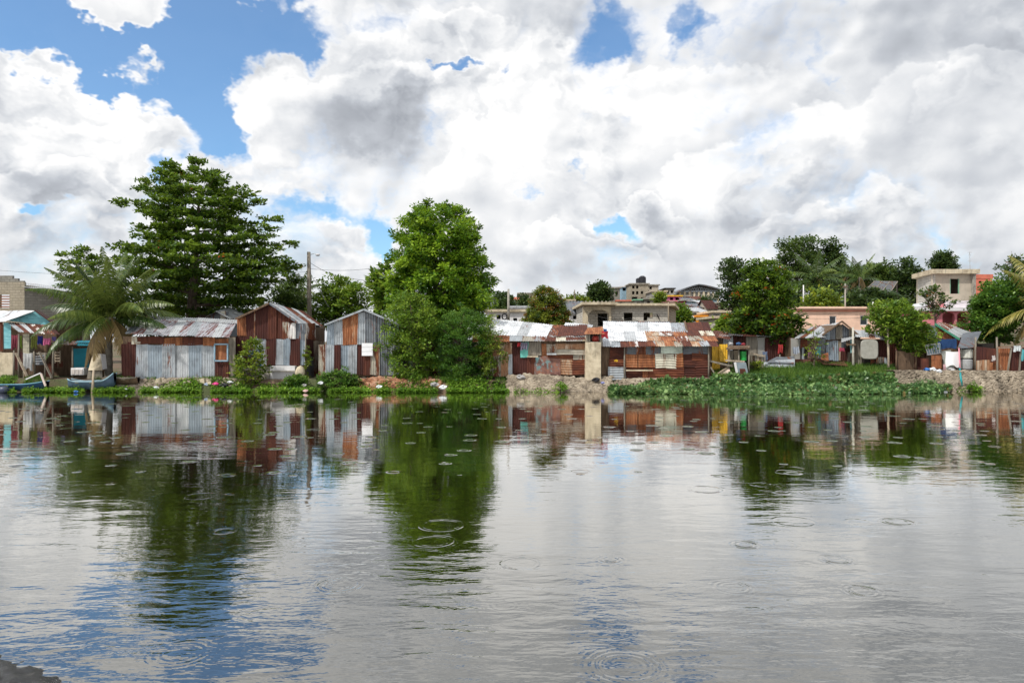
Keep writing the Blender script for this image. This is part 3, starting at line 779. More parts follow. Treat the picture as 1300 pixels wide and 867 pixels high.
for (a, b, c, d, t) in ((57, 378, 66, 389, .35), (97, 383, 105, 393, .85)):
    p = [W(a, d, D-.05+t*3), W(c, d, D-.05+t*3+.3), W(c, b, D-.05+t*3+.3), W(a, b, D-.05+t*3)]
    w = MB().slab(*p, .06).build('window', whitep, r)
    q = [v+Vector((0, -.03, 0)) for v in p]; m_ = sum(q, Vector())/4; q = [m_+(v-m_)*.8 for v in q]
    MB().slab(*q, .02).build('pane', bluep, w)

# ---- teal gabled house with open porch
D = 40
r = thing('gabled_house', 'teal boarded gable house with a striped tin awning and clothes hanging in its open porch', 'house', W(35, 482, D))
mb = MB(); G = [W(7, 407, D), W(45, 395.5, D), W(70, 414, D)]
i = len(mb.v); mb.v += G+[g+Vector((0, .15, 0)) for g in G]; mb.f += [(0, 2, 1), (3, 4, 5), (0, 1, 4, 3), (1, 2, 5, 4), (2, 0, 3, 5)]
mb.build('gable', teal, r)
strip_roof(r, (-90, 414, 43), (8, 408.5, 39.5), (45.5, 394.5, 39.7), (-45, 396.5, 44), [zinc_l, zinc, zinc_l, zinc_l, zinc, zinc_l])
MB().slab(W(44, 393.5, 39.6), W(72, 413.5, 39.6), W(76, 412, 43), W(50, 394, 43), .05).build('roof_sheet', rustd, r)
strip_roof(r, (24, 422, 38.4), (76, 425.5, 38.4), (64, 413, D-.05), (9, 409.5, D-.05), [zinc, rustm, zinc_l, rustm, white_r, rustm, zinc_r, rustd])
MB().box(X(2, 42.5), 42.5, .5, X(72, 42.5), 45, Z(412, 42.5)).build('wall', wood_b, r)
panels(r, 39.9, [((5, 410, 14, 443), teal, 'N', 'wall'), ((-12, 409, 3, 446), rustm, 'V')])
MB().box(X(29, 39.2), 39.2, .6, X(37, 39.2), 39.6, Z(424, 39.2)).build('column', block_mat('cream_block', (.48, .45, .34), (.40, .37, .29), (.26, .24, .2), .5, .2), r)
MB().box(X(-20, 39.4), 39.4, .5, X(16, 39.4), 40.6, Z(448, 39.4)).build('base_wall', conc_l, r)
for (px, a, b, DD) in ((24, 424, 482, 38.6), (17, 445, 482, 38.7), (57, 448, 482, 38.4), (44, 446, 480, 38.5)): post(r, px, a, b, DD, .1, wood_g, random.uniform(-2, 2))
panels(r, 38.9, [((44, 451, 58, 463), zinc_d, 'H'), ((30, 462, 44, 480), wood_b, 'N'), ((58, 462, 68, 478), rustm, 'V'), ((16, 447, 30, 470), rustd, 'V', None, -.6)])
board(r, (20, 448, 38.3), (36, 481, 37.9), .12, .05, wood_l); board(r, (50, 447, 38.3), (66, 480, 38), .1, .05, wood_g); board(r, (38, 449, 38.6), (60, 449, 38.6), .1, .1, wood_g, 'beam')
def hang(name, label, cat, x0, y0, x1, y1, D, mat, group=None, folds=3):
    """cloth on a line: folded, uneven hem"""
    mb = MB(); a, b = X(x0, D), X(x1, D); zt, zb_ = Z(y0, D), Z(y1, D); n = 12; m = 6; sd_ = random.random()*9
    i0 = len(mb.v)
    for j in range(m+1):
        t = j/m
        for i in range(n+1):
            u = i/n; x = a+(b-a)*u+.03*math.sin(sd_+5*t)*t
            z = zt+(zb_-zt)*t*(1+.10*math.sin(sd_+u*7))-.03*math.sin(math.pi*u)*(1-t)
            mb.v.append(Vector((x, D+.05*math.sin(u*folds*6.28+sd_)*(.3+t), z)))
    for j in range(m):
        for i in range(n):
            q = i0+j*(n+1)+i; mb.f.append((q, q+1, q+n+2, q+n+1))
    o = mb.build(name, mat, smooth=True); tag(o, label, cat, group); return o
g = 'laundry hanging at the teal house porch'
hang('hanging_cloth', 'dark pink curtain hanging in the porch beside the teal wall', 'cloth', 14, 425, 23, 443, 39.5, cloth('rose', (.28, .04, .07)), g)
hang('hanging_cloth', 'narrow lime green cloth beside the pink curtain', 'cloth', 24, 426, 27.5, 441, 39.3, cloth('lime', (.25, .38, .03)), g)
hang('hanging_shirt', 'yellow green clothes hanging just right of the porch column', 'clothes', 39, 426, 47, 442, 39.0, cloth('olive', (.22, .25, .03)), g)
hang('hanging_shirt', 'royal blue shirt hanging under the awning', 'clothes', 47.5, 426, 54, 437, 38.7, cloth('royal', (.02, .03, .28)), g)
hang('hanging_shirt', 'bright pink shirt hanging next to the royal blue shirt', 'clothes', 54.5, 429, 64, 438, 38.6, cloth('pink', (.62, .10, .28)), g)
hang('hanging_shirt', 'lilac shirt hanging at the right end of the awning', 'clothes', 66, 427, 71.5, 433, 38.6, cloth('lilac', (.16, .12, .38)), g)
hang('hanging_shirt', 'pale violet shirt hanging furthest right on the line', 'clothes', 77, 427, 82.5, 433, 38.6, cloth('violet', (.35, .28, .60)), g)
hang('draped_cloth', 'long white grey cloth draped over the leaning planks', 'cloth', 29, 448, 41, 469, 38.2, cloth('white', (.52, .52, .52)), g)
# lean-to beside it
D = 39.2
r = thing('lean_to', 'dark open lean-to with a low tin roof and turquoise end wall beside the palm', 'shed', W(88, 482, D))
roofs(r, [(((60, 438, 38.4), (96, 438, 38.4), (102, 433, 41), (70, 433, 41)), zinc_r), (((92, 439, 38.6), (118, 439, 38.6), (120, 433, 41), (98, 433, 41)), turq)])
MB().box(X(60, 41), 41, .5, X(118, 41), 42.5, Z(436, 41)).build('back_wall', wood_b, r)
panels(r, 39.6, [((92, 442, 113, 467), turq, 'N', 'end_wall'), ((62, 459, 80, 466), rustm, 'N'), ((113, 440, 128, 480), wood_b, 'V')])
post(r, 67, 439, 482, 38.5, .11, wood_g, 1); post(r, 92, 440, 481, 38.6, .09, wood_g); post(r, 74, 440, 470, 39.3, .08, wood_b)
mb = MB()
for k in range(4): mb.beam(W(70, 447.5+k*3.6, 38.8), W(76.5, 447.5+k*3.6, 38.8), .05, .06)
mb.beam(W(70, 445, 38.85), W(70, 461, 38.85), .05); mb.beam(W(76.5, 445, 38.85), W(76.5, 461, 38.85), .05); mb.build('window_frame', wood_l, r)
t = thing('white_cabinet', 'broken white cabinet lying on its side behind the second boat', 'cabinet', W(97, 478, 38))
MB().box(X(90, 38), 38, Z(476, 38), X(106, 38), 38.5, Z(467, 38)).build('body', whitep, t)
for k in range(3): MB().box(X(91+k*5, 38), 37.97, Z(475, 38), X(95+k*5, 38), 37.998, Z(469, 38)).build('door', plain('cab', (.5, .45, .42)), t)
t = thing('plywood_hut', 'little tent-shaped screen of pale plywood sheets under the palm', 'shelter', W(120, 480, 38))
MB().slab(W(112, 470, 37.9), W(130, 470, 37.9), W(127, 449, 38.3), (W(118, 449, 38.3)), .04).build('panel', conc_l, t)
MB().slab(W(131, 469, 38), W(136, 468, 38.4), W(134, 450, 38.6), W(128, 449, 38.3), .04).build('panel', whitep, t)
MB().slab(W(110, 481, 38), W(130, 481, 38), W(129, 471, 38), W(112, 471, 38), .04).build('base', wood_g, t)

# ---- grey sheet shack
D = 38
r = thing('corrugated_shack', 'long shack with a broad wall of clean grey sheets under a rust-striped tin roof', 'shack', W(225, 482, D))
wl = [((154, 436, 163, 482), rustd, 'V'), ((162, 434, 173, 482), rustd, 'V')]
for k, (a, b) in enumerate(((172, 188), (187.5, 206), (205.5, 222), (221.5, 240), (239.5, 256), (255.5, 273))): wl.append(((a, 437+(k % 2)*.8, b, 480.5), (zinc, zinc_b, zinc, zinc_l, zinc_b, zinc)[k], 'V'))
wl += [((167, 427, 178, 437), cream_m, 'N', None, .06), ((174, 428, 208, 436.5), rustm, 'H', None, .05), ((207, 428, 232, 438.5), rusto, 'H', None, .07), ((231, 428, 262, 438), rustm, 'H', None, .05), ((258, 428.5, 273, 439), rusto, 'H', None, .08),
       ((272.5, 430, 290, 437), rusto, 'N', None, .03), ((273, 437, 289, 458), rusto, 'N'), ((273, 459, 283, 482), rustd, 'V'), ((283, 459, 291, 482), rustm, 'V')]
panels(r, D, wl, [(156, 482), (291, 482), (291, 427), (156, 427)], 3, wood_b)
panels(r, D+.0, [((290, 482, 299, 474, 299, 428, 290, 428), wood_g, 'N', 'side_wall')])
f = MB()
for a, b in (((272.5, 437), (272.5, 458)), ((289, 437), (289, 458)), ((272, 458), (289.5, 458)), ((272, 437), (289.5, 437))): f.beam(W(*a, 37.85), W(*b, 37.85), .07)
f.build('window_frame', bluep, r)
strip_roof(r, (158, 424.5, 37.5), (291, 429.5, 37.5), (300, 410, 39.9), (174, 405, 39.9), [zinc_d, zinc_s, zinc_l, zinc_s, zinc_s, zinc_l, zinc_s, zinc, zinc_s, zinc_s, zinc_l, zinc_s])
strip_roof(r, (172, 407, 39.7), (301, 411, 39.7), (302, 406, 41.5), (176, 401, 41.5), [zinc_d, zinc_l, zinc, zinc_l, zinc_l])
board(r, (130, 481, 37.4), (160, 470, 38.2), .14, .08, wood_l, 'plank')
# ---- small roof behind
D = 46
r = thing('small_shed', 'small grey tin-roofed shed peeping over the long grey shack', 'shed', W(290, 425, D))
MB().box(X(262, D), D, .6, X(322, D), D+3, Z(404, D)).build('wall', zinc_d, r)
panels(r, D-.05, [((262, 404.5, 290, 404.5, 290, 396, 272, 397), zinc_d, 'N', 'gable'), ((280, 395, 287, 405), cream_m, 'N', None, .04)])
roofs(r, [(((258, 404.5, D-.3), (274, 396, D-.3), (290, 391, D+3), (268, 398, D+3)), zinc), (((273, 395.5, D-.4), (292, 405, D-.4), (322, 403, D+2), (292, 391, D+2)), zinc_l)])

# ---- rusty gabled two-storey shack
D = 39
r = thing('rusty_gable_shack', 'tall gabled shack patched with dark rust and grey sheets on a white block base', 'shack', W(345, 480, D))
def gy(px): return 385.5+(342-px)*.42 if px < 342 else 385.5+(px-342)*.62
up = [(301, 313, rusto, 427), (312, 323, rustd, 430), (322, 325, zinc_t, 430), (324, 342, rustd, 430), (341, 351, rustm, 430), (350, 361.5, rustm, 430)]
wl = [((a, b_, c, b_, c, gy(c)+1, a, gy(a)+1), m, 'V') for a, c, m, b_ in up]
wl += [((360, 430, 376, 430, 376, gy(376)+1, 360, gy(360)+1), rustm, 'V'), ((359, 409, 367, 431), zinc_t, 'V', None, .05), ((366, 410, 375, 431), white_r, 'V', None, .06),
       ((300, 428, 324, 470), rustd, 'V'), ((323, 430, 339, 464), zinc, 'V', None, -.03), ((338, 430, 351, 464), rustd, 'V'), ((350, 430.5, 360, 464), zinc, 'V'), ((359.5, 430, 368.5, 464), zinc_b, 'V'), ((368, 430, 381, 464), rustd, 'V'), ((380.5, 412, 388, 464), zinc_b, 'V'),
       ((375, 410, 388, 431), zinc_d, 'V')]
panels(r, D, wl, [(301, 480), (388, 480), (388, 415), (342, 388), (301, 405)], 4, wood_b)
# receding right side wall
def side(root, x0, D0, x1, D1, y0, y1, mat, ridges='V', nm='side_wall'):
    return MB().sheet(W(x0, y1, D0), W(x1, y1, D1), W(x1, y0, D1), W(x0, y0, D0), ridges=ridges, warp=.01).build(nm, mat, root, smooth=True)
side(r, 388, 39, 400.5, 41, 410.5, 432, white_r); side(r, 400, 41, 406, 42, 412.5, 433, dark_in, 'N'); side(r, 405, 42, 411, 43, 414, 437, wood_g, 'N')  # the middle near-black sheet paints the shade of an opening
side(r, 388, 38.95, 398, 40.5, 431, 452, rustd); side(r, 388, 39, 398, 40.6, 452, 480, zinc_d); side(r, 398, 40.6, 412, 43, 433, 478, zinc_t)
strip_roof(r, (377, 410, 38.7), (413, 416, 43.2), (386, 396, 43.2), (342, 384.5, 38.7), [zinc_l, zinc, zinc_r, zinc_l, rustm])
MB().slab(W(299, 405, 38.7), W(342, 384.5, 38.7), W(386, 396, 43.2), W(345, 408, 43.2), -.03).build('roof_sheet', rustd, r)
board(r, (299, 405, 38.65), (342, 385, 38.65), .06, .1, wood_b, 'rake_board'); board(r, (342, 385, 38.65), (378, 410, 38.65), .06, .1, zinc_d, 'rake_board')
mb = MB(); mb.box(X(344, 38.7), 38.6, Z(481, 38.7), X(375, 38.7), 39.2, Z(464.5, 38.7)); mb.build('base_wall', whitep, r)
MB().box(X(344, 38.5), 38.45, Z(472, 38.5), X(376, 38.5), 38.6, Z(470.5, 38.5)).build('ledge', conc, r)
MB().blob(W(381, 473, 38.5), .28, .25, .38, jit=.1).build('boulder', conc_l, r, smooth=True)
post(r, 388, 424, 480, 38.8, .08, wood_g)
MB().box(X(301, 38.8), 38.75, .4, X(344, 38.8), 39, Z(466, 38.8)).build('base_wall', conc, r)
for (a, b, c, d, col, lab) in ((316, 445, 322, 452, (.05, .30, .52), 'small sky blue cloth, leftmost of the laundry behind the young tree'), (322, 438, 333, 447, (.40, .56, .68), 'pale blue and white shirt hanging highest behind the young tree'), (327, 449, 333, 456, (.05, .28, .45), 'blue cloth hanging below the pale shirt behind the young tree'), (326, 460, 332, 465, (.04, .35, .60), 'bright blue rag hanging lowest behind the young tree')):
    hang('hanging_cloth', lab, 'cloth', a, b, c, d, 38.4, cloth('b%d' % a, col), 'blue laundry behind the young tree')

# ---- grey gabled shack
D = 38.6
r = thing('grey_gable_shack', 'grey corrugated gable shack with one orange rusted sheet and a white board on its wall', 'shack', W(455, 478, D))
def gy2(px): return 394+(462-px)*.37 if px < 462 else 394+(px-462)*.42
U = [(415, 424, zinc_b), (423.5, 435.5, zinc), (435, 454.5, rusto), (454, 464, zinc), (463.5, 478, zinc_d), (477.5, 492, zinc_d), (491.5, 506, zinc_b)]
wl = [((a, 438, c, 438, c, gy2(c)+1, a, gy2(a)+1), m, 'V', None, .05 if m is rusto else 0) for a, c, m in U]
wl += [((404.5, 438, 414, 477), zinc_t, 'V'), ((413.5, 438, 425, 476), zinc, 'V'), ((424, 438, 432.5, 474), rustd, 'V', None, .03), ((432, 438.5, 443, 475), zinc_b, 'V'), ((442.5, 438.5, 453, 474.5), zinc, 'V'), ((452.5, 439, 462, 476), rustd, 'V'), ((461.5, 448, 470.5, 477), rustm, 'V'),
       ((470, 437, 482, 476), zinc_t, 'V'), ((481.5, 437, 494, 476), zinc_d, 'V'), ((493.5, 434, 508, 476), zinc, 'V')]
panels(r, D, wl, [(405, 478), (508, 478), (508, 416), (462, 397), (416, 413), (414, 438), (405, 438)], 5, wood_b)
roofs(r, [(((413, 412.5, D-.25), (462, 393, D-.25), (466, 397, D+5), (425, 412, D+5)), zinc_d), (((462, 393, D-.25), (509, 413, D-.25), (508, 412, D+5), (466, 397, D+5)), zinc)])
board(r, (412, 412.5, D-.28), (462, 393, D-.28), .05, .1, zinc, 'rake_board'); board(r, (462, 393, D-.28), (509, 413, D-.28), .05, .1, zinc, 'rake_board')
t = thing('white_board', 'square white slatted board fixed on the grey gable shack', 'board', W(467, 452, D-.2))
for k in range(3): MB().box(X(460.3, D), D-.2, Z(451.5-k*5.4, D), X(474, D), D-.15, Z(451.5-k*5.4-5.1, D)).build('slat', plain('wb', (.80, .80, .84), .6, .05), t)
r = thing('sheet_wall', 'grey corrugated yard wall with a rusty door hidden behind the big bushes', 'wall', W(560, 478, 39))
wl = []; xx = 508
for k, m in enumerate([zinc_d, zinc, zinc_t, rustd, zinc_d, zinc_b, zinc, zinc_d, zinc_t, zinc]): wl.append(((xx, 430+(k % 3)*2, xx+12.5, 478), m, 'V')); xx += 12
panels(r, 39, wl)
for px in (520, 556, 592, 624): post(r, px, 428, 479, 39.12, .09, wood_b)

# ---- long patchwork shack in the middle
D = 37.9
r = thing('patchwork_shack', 'long low shack of mixed rusty panels under a white and rust patched roof', 'shack', W(690, 478, D))
wl = [((610, 437, 630, 452), rusto, 'H'), ((626, 436, 650, 452), rustt, 'H'), ((622, 451, 636, 478), zinc_t, 'V'), ((635.5, 451, 646, 478), rustt, 'V'), ((645.5, 450, 650.5, 478), zinc, 'V'), ((650, 435, 661, 478), rustd, 'V'),
      ((660, 453, 670, 477), rustd, 'V'), ((669.5, 453, 679.5, 477), rustm, 'V'), ((660.5, 434, 671, 453.5), plaster('mint_paint', (.16, .52, .46), .2), 'N', 'door', .05), ((670.5, 434, 687.5, 451.5), wood_g, 'V', 'wood_panel', .03),
      ((687, 436, 695, 456.5), rusto, 'H'), ((694, 437, 706, 447), zinc_t, 'H', None, .03), ((694, 446, 729, 457.5), rustm_h, 'H', None, -.02), ((705, 436.5, 743, 446), rustt, 'H'), ((706, 444, 743, 450.5), zinc_t, 'H', None, .05), ((728, 449, 743, 457), zinc_t, 'H', None, .02),
      ((678.5, 452, 695, 476), steel_p, 'N', None, .04), ((694, 455, 711.5, 476), steel_p, 'N', None, .06), ((711, 456, 727, 475.5), rustt, 'H'), ((726, 455.5, 743.5, 475.5), rustm_h, 'H')]
panels(r, D, wl, [(615, 478), (743, 477), (743, 433), (615, 433)], 3.6, wood_b)
MB().box(X(669, D), D-.22, Z(453.4, D), X(683, D), D-.1, Z(451.8, D)).build('ledge', conc_l, r); MB().box(X(694, D), D-.3, Z(450.5, D), X(706, D), D-.1, Z(448.2, D)).build('window_ledge', zinc_l, r)
strip_roof(r, (590, 424.5, 38.6), (694, 428.5, 38.4), (703, 412.5, 41.8), (600, 403, 42.2), [white_m, zinc_l, white_m, white_m, white_m, zinc_l, white_m, white_m])
strip_roof(r, (600, 434.5, 37.5), (693, 433.5, 37.5), (695, 427.5, 38.5), (600, 424, 38.7), [rusto, rustt, rusto, zinc, zinc_t, zinc_r])
strip_roof(r, (692, 434, 37.5), (744, 432, 37.5), (742, 427.5, 38.5), (694, 428.5, 38.5), [rustm, cream_m, rustm, rustm])
strip_roof(r, (694, 429, 38.4), (744, 426, 38.4), (746, 412.8, 41.6), (702, 412.8, 41.6), [zinc_r, rustm, rustm, rustm])
strip_roof(r, (716, 413.5, 41.2), (752, 416, 41.2), (753, 413, 42.5), (718, 409.5, 42.5), [white_m, zinc_l])
MB().sheet(W(727, 428, 38.25), W(744, 427, 38.25), W(744, 424, 39), W(730, 425, 39)).build('roof_sheet', zinc_l, r, smooth=True)
hang('hanging_cloth', 'red rag hanging left of the mint door panel', 'cloth', 657, 434.5, 661, 440, 37.6, cloth('red', (.55, .01, .02)))
hang('hanging_cloth', 'purple grey towel hanging over the mint door panel', 'cloth', 661, 434.5, 670, 444, 37.65, cloth('towel', (.20, .18, .26)))
hang('hanging_cloth', 'red and blue flag cloth hanging right of the pale pillar', 'cloth', 764, 420, 772, 429, 37.4, cloth('flagred', (.60, .015, .03)), None, 1)
hang('hanging_cloth', 'little blue cloth above the red flag cloth', 'cloth', 766, 417, 770, 421, 37.42, cloth('flagblue', (.03, .14, .42)))
# pillar
r = thing('pale_pillar', 'pale plastered square pillar carrying a small rusty-roofed box between the two rusty shacks', 'pillar', W(753, 478, 37.6))
MB().box(X(743.5, 37.4), 37.4, .3, X(763, 37.4), 38.2, Z(434.5, 37.4)).build('column', conc_l, r)
for px in (745, 748, 762.5): MB().beam(W(px, 434.5, 37.5), W(px, 423, 37.5), .09).build('post', wood_g, r)
roofs(r, [(((741, 424.5, 37.2), (768, 424, 37.2), (765, 415, 38.6), (746, 416, 38.6)), rusto)])
MB().box(X(746, 38.2), 38.15, Z(434, 38.2), X(763, 38.2), 38.25, Z(424, 38.2)).build('opening_shade', dark_in, r)  # near-black panel, paints the shade inside the open box
mb = MB(); c = W(756, 434, 37.75); mb.tube([c, c+Vector((0, 0, .12)), c+Vector((0, 0, .25)), c+Vector((0, 0, .33))], [.13, .2, .19, .13], 12)
t = mb.build('red_pot', plain('pot', (.30, .03, .02), .5), smooth=True); tag(t, 'dark red round pot standing on top of the pale pillar', 'pot')

# ---- second rusty shack (right of the pillar)
D = 38
r = thing('rust_shack', 'wide shack with white and rust roof and rows of orange, cream and dark maroon sheets', 'shack', W(838, 484, D))
wl = [((764, 441, 773, 476), wood_b, 'N'), ((774, 441, 785, 457), rustd_h, 'H'), ((784, 441, 795, 457), rustd_h, 'H'), ((773, 456, 793, 467), rustm_h, 'H', None, .02), ((772, 466, 794.5, 486), zinc, 'H', None, .05),
      ((795, 440, 808, 450.5), zinc_d, 'H'), ((807, 440, 820, 450.5), zinc_r, 'H'), ((820, 440.5, 839.5, 450.5), zinc_d, 'H'), ((839, 439, 866.5, 449.5), metal('mint_sheet', (.52, .58, .50), .18, met=0), 'H', None, .03),
      ((792.5, 450.5, 809, 466.5), rusto, 'H', None, .05), ((808.5, 450, 811, 467), rustd, 'H'), ((810.5, 450.5, 831.5, 466.5), rusto, 'H', None, .04), ((832, 449, 846, 467.5), cream_m, 'H', None, .03), ((845.5, 449, 859, 467.5), cream_m, 'H', None, .05), ((858, 448.5, 867.5, 466), rusto, 'H', None, .03),
      ((867, 438.5, 900, 449.5), zinc_d, 'H'), ((868, 449, 879, 458), rustd_h, 'H', None, -.03), ((878, 449, 899.5, 458.5), rustm_h, 'H'), ((868, 457, 883, 466), rustd_h, 'H'), ((882, 457, 899.5, 466.5), rustd_h, 'H'),
      ((794, 471, 816, 485), rustd_h, 'H', None, .03), ((794, 466, 818, 472), rustm_h, 'H'), ((816, 470, 822, 484), rusto, 'V', None, .05), ((822, 467, 846, 483.5), rustm_h, 'H'), ((845, 466.5, 868.5, 483), rustm_h, 'H'), ((868, 465, 884, 483), rustd_h, 'H'), ((883.5, 465, 902, 483), rustd_h, 'H')]
panels(r, D, wl, [(765, 485), (903, 485), (903, 437), (765, 440)], 4, wood_b)
MB().box(X(794, D), D-.2, Z(470.8, D), X(828, D), D-.11, Z(469.2, D)).build('ledge', conc_l, r)
for px in (899.5, 793): post(r, px, 439, 485, D-.15, .09, wood_g)
strip_roof(r, (765, 441, 37.6), (913, 440, 37.6), (909, 433, 38.4), (765, 433, 38.4), [zinc_l, zinc, rustm, white_r, rustm, zinc_r, rustt, rusto, zinc_t, rustm, rustt, zinc, rustm])
strip_roof(r, (765, 433.5, 38.3), (823, 433.5, 38.3), (819, 421, 40.2), (765, 421, 40.2), [white_m, white_m, zinc_l, white_m])
strip_roof(r, (822, 433.5, 38.3), (912, 433.5, 38.3), (904, 421, 40.2), (818, 421, 40.2), [rustt, rusto, white_r, zinc_t, rusto, rustt, white_r, rusto, rustm, cream_m], rows=2)
strip_roof(r, (765, 423, 40), (853, 423, 40), (851, 409.5, 42.2), (766, 408.5, 42.2), [white_m, white_m, white_m, zinc_l, white_m, white_m])
strip_roof(r, (852, 423, 40), (874, 423, 40), (870, 410, 42.2), (850, 410, 42.2), [zinc, zinc])
strip_roof(r, (874, 423, 40), (904, 422, 40), (899, 409, 42), (871, 409.5, 42), [rustm, rustm, rustd])
board(r, (765, 408.3, 42.3), (851, 409.2, 42.3), .12, .1, zinc_d, 'ridge_cap'); board(r, (873, 424, 39.9), (869, 408, 42.1), .1, .06, wood_b, 'rake_board')
# yellow lean-to
r = thing('yellow_shed', 'bright yellow sheet-walled shed at the right end of the rust shack', 'shed', W(914, 480, 39))
panels(r, 39, [((904, 439, 914, 478), yellow, 'V'), ((913.5, 437, 923.5, 459), yellow, 'V', None, .2)], [(904, 480), (923, 480), (923, 438), (904, 438)], 2, wood_b)
# work table/shelter
r = thing('plank_stall', 'ramshackle open stall of grey poles and planks beside the yellow shed', 'stall', W(937, 482, 38.5))
MB().slab(W(922, 442, 38), W(952, 441, 38), W(952, 438.5, 40), W(924, 439, 40), .08).build('roof', wood_b, r)
for px, a in ((925, 441), (951, 440), (938, 441)): post(r, px, a, 482, 38.2, .09, wood_g, random.uniform(-1, 1))
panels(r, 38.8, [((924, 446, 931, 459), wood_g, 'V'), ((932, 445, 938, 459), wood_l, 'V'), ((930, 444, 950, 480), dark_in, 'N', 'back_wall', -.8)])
board(r, (900, 458, 38), (930, 465, 38), .1, .1, wood_g, 'beam'); board(r, (921, 457.5, 38.1), (945, 459, 38.1), .1, .1, wood_l, 'beam'); board(r, (905, 479, 37.8), (930, 462, 38.2), .09, .07, wood_l, 'beam'); board(r, (902, 466, 37.9), (908, 476, 37.9), .08, .08, wood_g, 'beam')
def drum(name, label, cat, px, py0, py1, D, rad, mat, group=None, rim=True):
    c = W(px, py1, D); h = Z(py0, D)-c.z; mb = MB(); zs = [0, .04, .33, .36, .39, .66, .69, .72, .97, 1]; rs = [1, 1.04, 1, 1.05, 1, 1, 1.05, 1, 1, 1.04]
    mb.tube([c+Vector((0, 0, h*z)) for z in zs], [rad*k for k in rs], 14)
    o = mb.build(name, mat, smooth=False); tag(o, label, cat, group); return o
drum('barrel', 'bright green barrel standing in the plank stall', 'barrel', 943.5, 446, 458, 38.4, .17, plain('green', (.01, .26, .04), .4))
t = thing('old_washing_machine', 'tilted blue grey appliance with white edge below the green barrel', 'appliance', W(942, 482, 38))
MB().hexa([W(937, 481, 37.6), W(951, 479, 37.6), W(951, 479, 38.2), W(937, 481, 38.2), W(933, 460, 37.6), W(947, 460, 37.6), W(947, 460, 38.2), W(933, 460, 38.2)]).build('body', plain('app', (.20, .24, .27), .5), t)
board(t, (937, 481, 37.57), (933, 460, 37.57), .12, .03, whitep, 'edge_strip'); MB().slab(W(940, 478, 37.59), W(948, 477, 37.59), W(946, 468, 37.59), (W(939, 468, 37.59)), .02).build('rust_patch', rustm, t)
t = tag(MB().slab(W(912, 480, 37.7), W(929, 481, 37.7), W(926, 467, 38.1), W(917, 470, 38.1), .03).build('leaning_panel', plain('cp', (.62, .50, .42), .8, .25)), 'cream and pink board leaning under the crossed beams', 'board')
def bag(label, px, py, D, s, mat, group='rubbish bags and scraps along the bank', cat='plastic bag', name='plastic_bag', flat=.6):
    c = W(px, py, D); o = MB().blob(c, s, s*.7, s*flat, 9, 6, .35).build(name, mat, smooth=False); tag(o, label, cat, group); return o
pw = plain('bag_white', (.72, .74, .78), .5, .08); pbk = plain('bag_black', (.02, .02, .025), .35); pbl = plain('bag_blue', (.03, .14, .42), .4); ppk = plain('bag_pink', (.75, .05, .25), .5); pgr = plain('bag_grey', (.35, .34, .34), .6)
g = 'bundles on the plank stall roof'
bag('pale grey bundle on the plank stall roof', 927.5, 436.5, 38.6, .15, pgr, g, 'bundle', 'bundle'); bag('blue bundle on the plank stall roof', 937.5, 436.5, 38.6, .14, plain('bag_blue2', (.04, .10, .22), .8), g, 'bundle', 'bundle'); bag('red bundle on the plank stall roof', 943.5, 437, 38.6, .12, plain('bag_red', (.25, .03, .04), .8), g, 'bundle', 'bundle')
# fence and junk beneath the right almond tree
r = thing('plank_fence', 'sagging grey plank fence under the almond tree, right of the stall', 'fence', W(960, 476, 39.5))
for k in range(7): board(r, (951+k*2.8, 450+(k % 3)*1.5, 39.5), (951.5+k*2.8, 476, 39.5), .11, .03, (wood_g, wood_l, wood_b)[k % 3], 'picket')
board(r, (950, 448, 39.4), (970, 452, 39.4), .05, .08, wood_l, 'rail'); board(r, (950, 468, 39.4), (970, 468, 39.4), .05, .08, wood_b, 'rail')
r = thing('yard_shack', 'dim grey and maroon shack in the shade under the almond tree', 'shack', W(975, 470, 42))
panels(r, 42, [((918, 425, 932, 445), zinc_l, 'V'), ((931, 424, 948, 446), rustd, 'V'), ((947, 428, 962, 452), wood_g, 'N'), ((961, 428, 972, 456), greyp, 'N'), ((971, 430, 990, 458), rustd, 'V'), ((989, 432, 1000, 456), rustm, 'V'), ((999, 432, 1012, 456), wood_b, 'N')], [(918, 465), (1012, 465), (1012, 426), (918, 426)], 3, wood_b)
strip_roof(r, (904, 428, 41), (926, 432, 41), (935, 421, 44), (906, 420, 44), [rustm, zinc_r, rustm])
strip_roof(r, (925, 426, 41.5), (1014, 430, 41.5), (1010, 424, 45), (925, 420, 45), [zinc_d, rustm, zinc, rustd, zinc_r])
r = thing('sheet_heap', 'long bent grey corrugated sheets lying against poles above the green bank', 'metal sheets', W(990, 470, 40))
MB().sheet(W(967, 466, 39.6), W(1009, 468, 39.6), W(1009, 456, 40), W(970, 460, 40), 'H', warp=.06).build('sheet', zinc, r, smooth=True)
MB().sheet(W(972, 460, 39.7), W(1008, 462, 39.7), W(1009, 450, 40.5), W(985, 455, 40.5), 'H', warp=.1).build('sheet', zinc_d, r, smooth=True)
for px in (971, 990, 1008): post(r, px, 450, 472, 40.6, .08, wood_g)
hang('hanging_cloth', 'red shirt hanging in the shade under the almond tree', 'clothes', 988, 437, 994, 448, 41, cloth('red2', (.45, .02, .02)))
hang('hanging_cloth', 'blue grey clothes hanging under the almond tree', 'clothes', 968, 446, 974, 458, 40.8, cloth('bg', (.14, .20, .33)))

